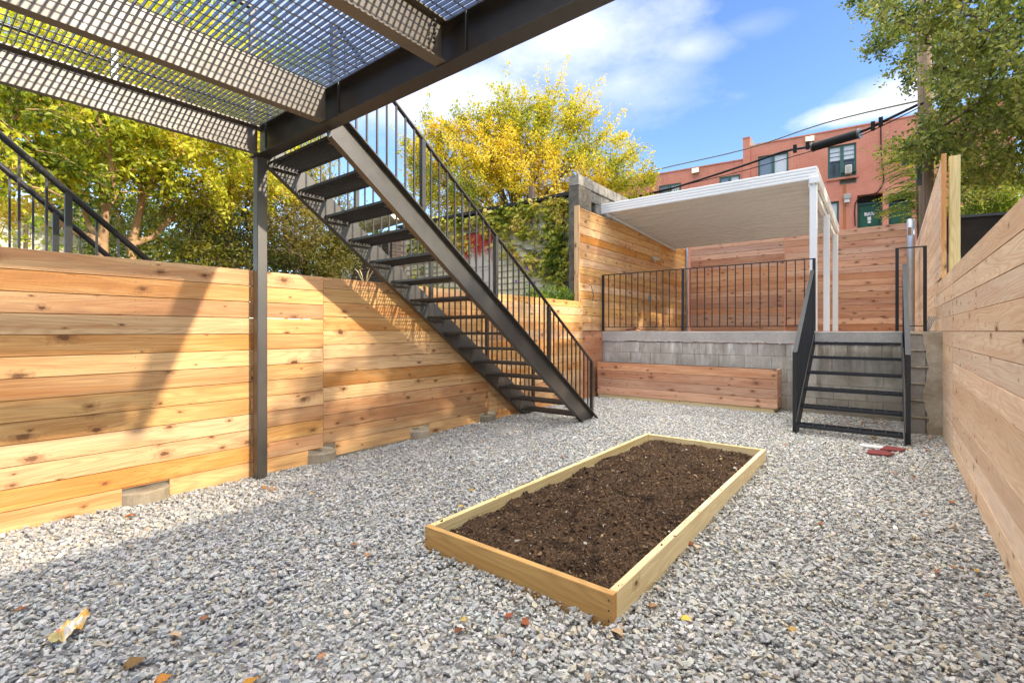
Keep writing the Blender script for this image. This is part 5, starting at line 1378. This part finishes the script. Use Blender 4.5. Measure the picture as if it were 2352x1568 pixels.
# ------------------------------------------------------------------ utility pole and cables
pb_=at(2135,760,11.6); 
pe=empty('utility_pole',(pb_.x,pb_.y,0),'weathered brown wooden utility pole rising at the right','utility pole')
mb=MB(); t_=at(2119,-120,11.5); mb.tube([(pb_.x,pb_.y,-.3),(pb_.x*.5+t_.x*.5,pb_.y*.5+t_.y*.5,t_.z*.5),tuple(t_)],[.155,.14,.13],20); mb.build('shaft',M['pole'],pe,smooth=True)
mb=MB(); q=at(2112,395,11.35); mb.box((q.x,q.y,q.z),(.09,.09,.62)); mb.build('cable_guard',M['steel'],pe)
def cable(name,pts,r,mat,label,n=8,sub=4):
    P=[at(*p) for p in pts]; out=[]
    for i in range(len(P)-1):
        p0=P[max(i-1,0)];p1=P[i];p2=P[i+1];p3=P[min(i+2,len(P)-1)]
        for k in range(sub):
            t=k/sub; out.append(.5*((2*p1)+(p2-p0)*t+(2*p0-5*p1+4*p2-p3)*t*t+(3*p1-p0-3*p2+p3)*t**3))
    out.append(P[-1]); mb=MB(); mb.tube(out,r,n); o=mb.build(name,M[mat],None,smooth=True); tag(o,label,'cable'); return out
cable('overhead_cable',[(1380,470,19),(1505,443,18),(1589,419,17),(1712,379,16),(1802,348,15.2),(1868,335,13.8),(1974,304,12.8),(2023,282,12.3),(2114,238,11.6)],.036,'rubber','thick black overhead cable sagging past the canopy to the pole')
cable('overhead_cable',[(1440,455,18.5),(1589,421,17.1),(1712,391,16),(1868,346,13.8),(1974,313,12.8),(2114,246,11.5)],.013,'rubber','thin black overhead cable just under the thick one')
cable('overhead_cable',[(1400,425,22),(1505,391,20),(1712,343,17.5),(1894,283,15.5),(2114,231,11.6),(2352,186,10.9),(2500,160,11)],.022,'olive_cable','olive green overhead cable, topmost, crossing the sky to the pole')
cable('overhead_cable',[(2114,240,11.5),(2200,215,11.2),(2352,195,11),(2500,180,11)],.03,'rubber','black overhead cable running right from the pole into the tree')
se=empty('cable_splice',tuple(at(1920,318,14.3)),'long black splice enclosure hanging on the overhead cable','splice box')
a=at(1868,338,13.75);b=at(1974,307,12.75)
mb=MB(); mb.tube([a,a+(b-a)*.03,a+(b-a)*.97,b],[.09,.12,.12,.09],14); mb.build('casing',M['rubber'],se)
for f in(.0,1.0):
    mb=MB(); c=a+(b-a)*f; mb.tube([c-(b-a)*.02,c+(b-a)*.02],.135,12); mb.build('end_clamp',M['steel'],se)
for u,v,dd in((1855,334,13.9),(2005,290,12.4),(2023,280,12.25),(1826,342,14.3)):
    mb=MB(); c=at(u,v,dd); mb.box(c,(.09,.09,.22)); o=mb.build('cable_clamp',M['rubber']); tag(o,'black clamp on the thick overhead cable','clamp','clamps on the overhead cable')
# ------------------------------------------------------------------ black metal fence beyond the right fence
bf=empty('metal_fence',(1.4,9.6,0),'black metal panel fence beyond the right board fence, below the trees','fence')
q0=at(2182,500,9.6); q1=at(2420,470,9.0)
dv=Vector((q1.x-q0.x,q1.y-q0.y,0)); L=dv.length; dv.normalize(); m3=Matrix((dv,Vector((-dv.y,dv.x,0)),Vector((0,0,1)))).transposed()
def fo(s,z,o=0): return Vector((q0.x,q0.y,0))+dv*s+Vector((-dv.y,dv.x,0))*o+Vector((0,0,z))
zt=q0.z
for s0,s1 in((-.28,.98),(1.07,2.6)):
    mb=MB(); mb.box(fo((s0+s1)/2,zt-1.0),(s1-s0,.02,2.0),m3); mb.build('panel',simple('rusty_black_sheet',(.022,.016,.012),.75,6,.6,spec=.2),bf)
    mb=MB(); mb.box(fo((s0+s1)/2,zt+.0,-.02),(s1-s0,.05,.05),m3); mb.build('top_rail',M['steel'],bf)
mb=MB(); mb.box(fo(1.025,zt-.95,-.03),(.07,.07,2.2),m3); mb.build('fence_post',M['steel'],bf)
mb=MB(); q=at(2176,585,7.9); mb.box((q.x,q.y,q.z-.75),(.075,.075,1.5)); mb.box((q.x,q.y,q.z+.01),(.09,.09,.02)); o=mb.build('metal_post',M['steel']); 
tag(o,'square black metal post with a short rail beside the yellow timber post','post')
mb=MB(); mb.bar((q.x,q.y,q.z-.07),(q.x+.9,q.y+.25,q.z-.05),.03,.03); o2=mb.build('side_rail',M['steel'],None); o2.parent=o
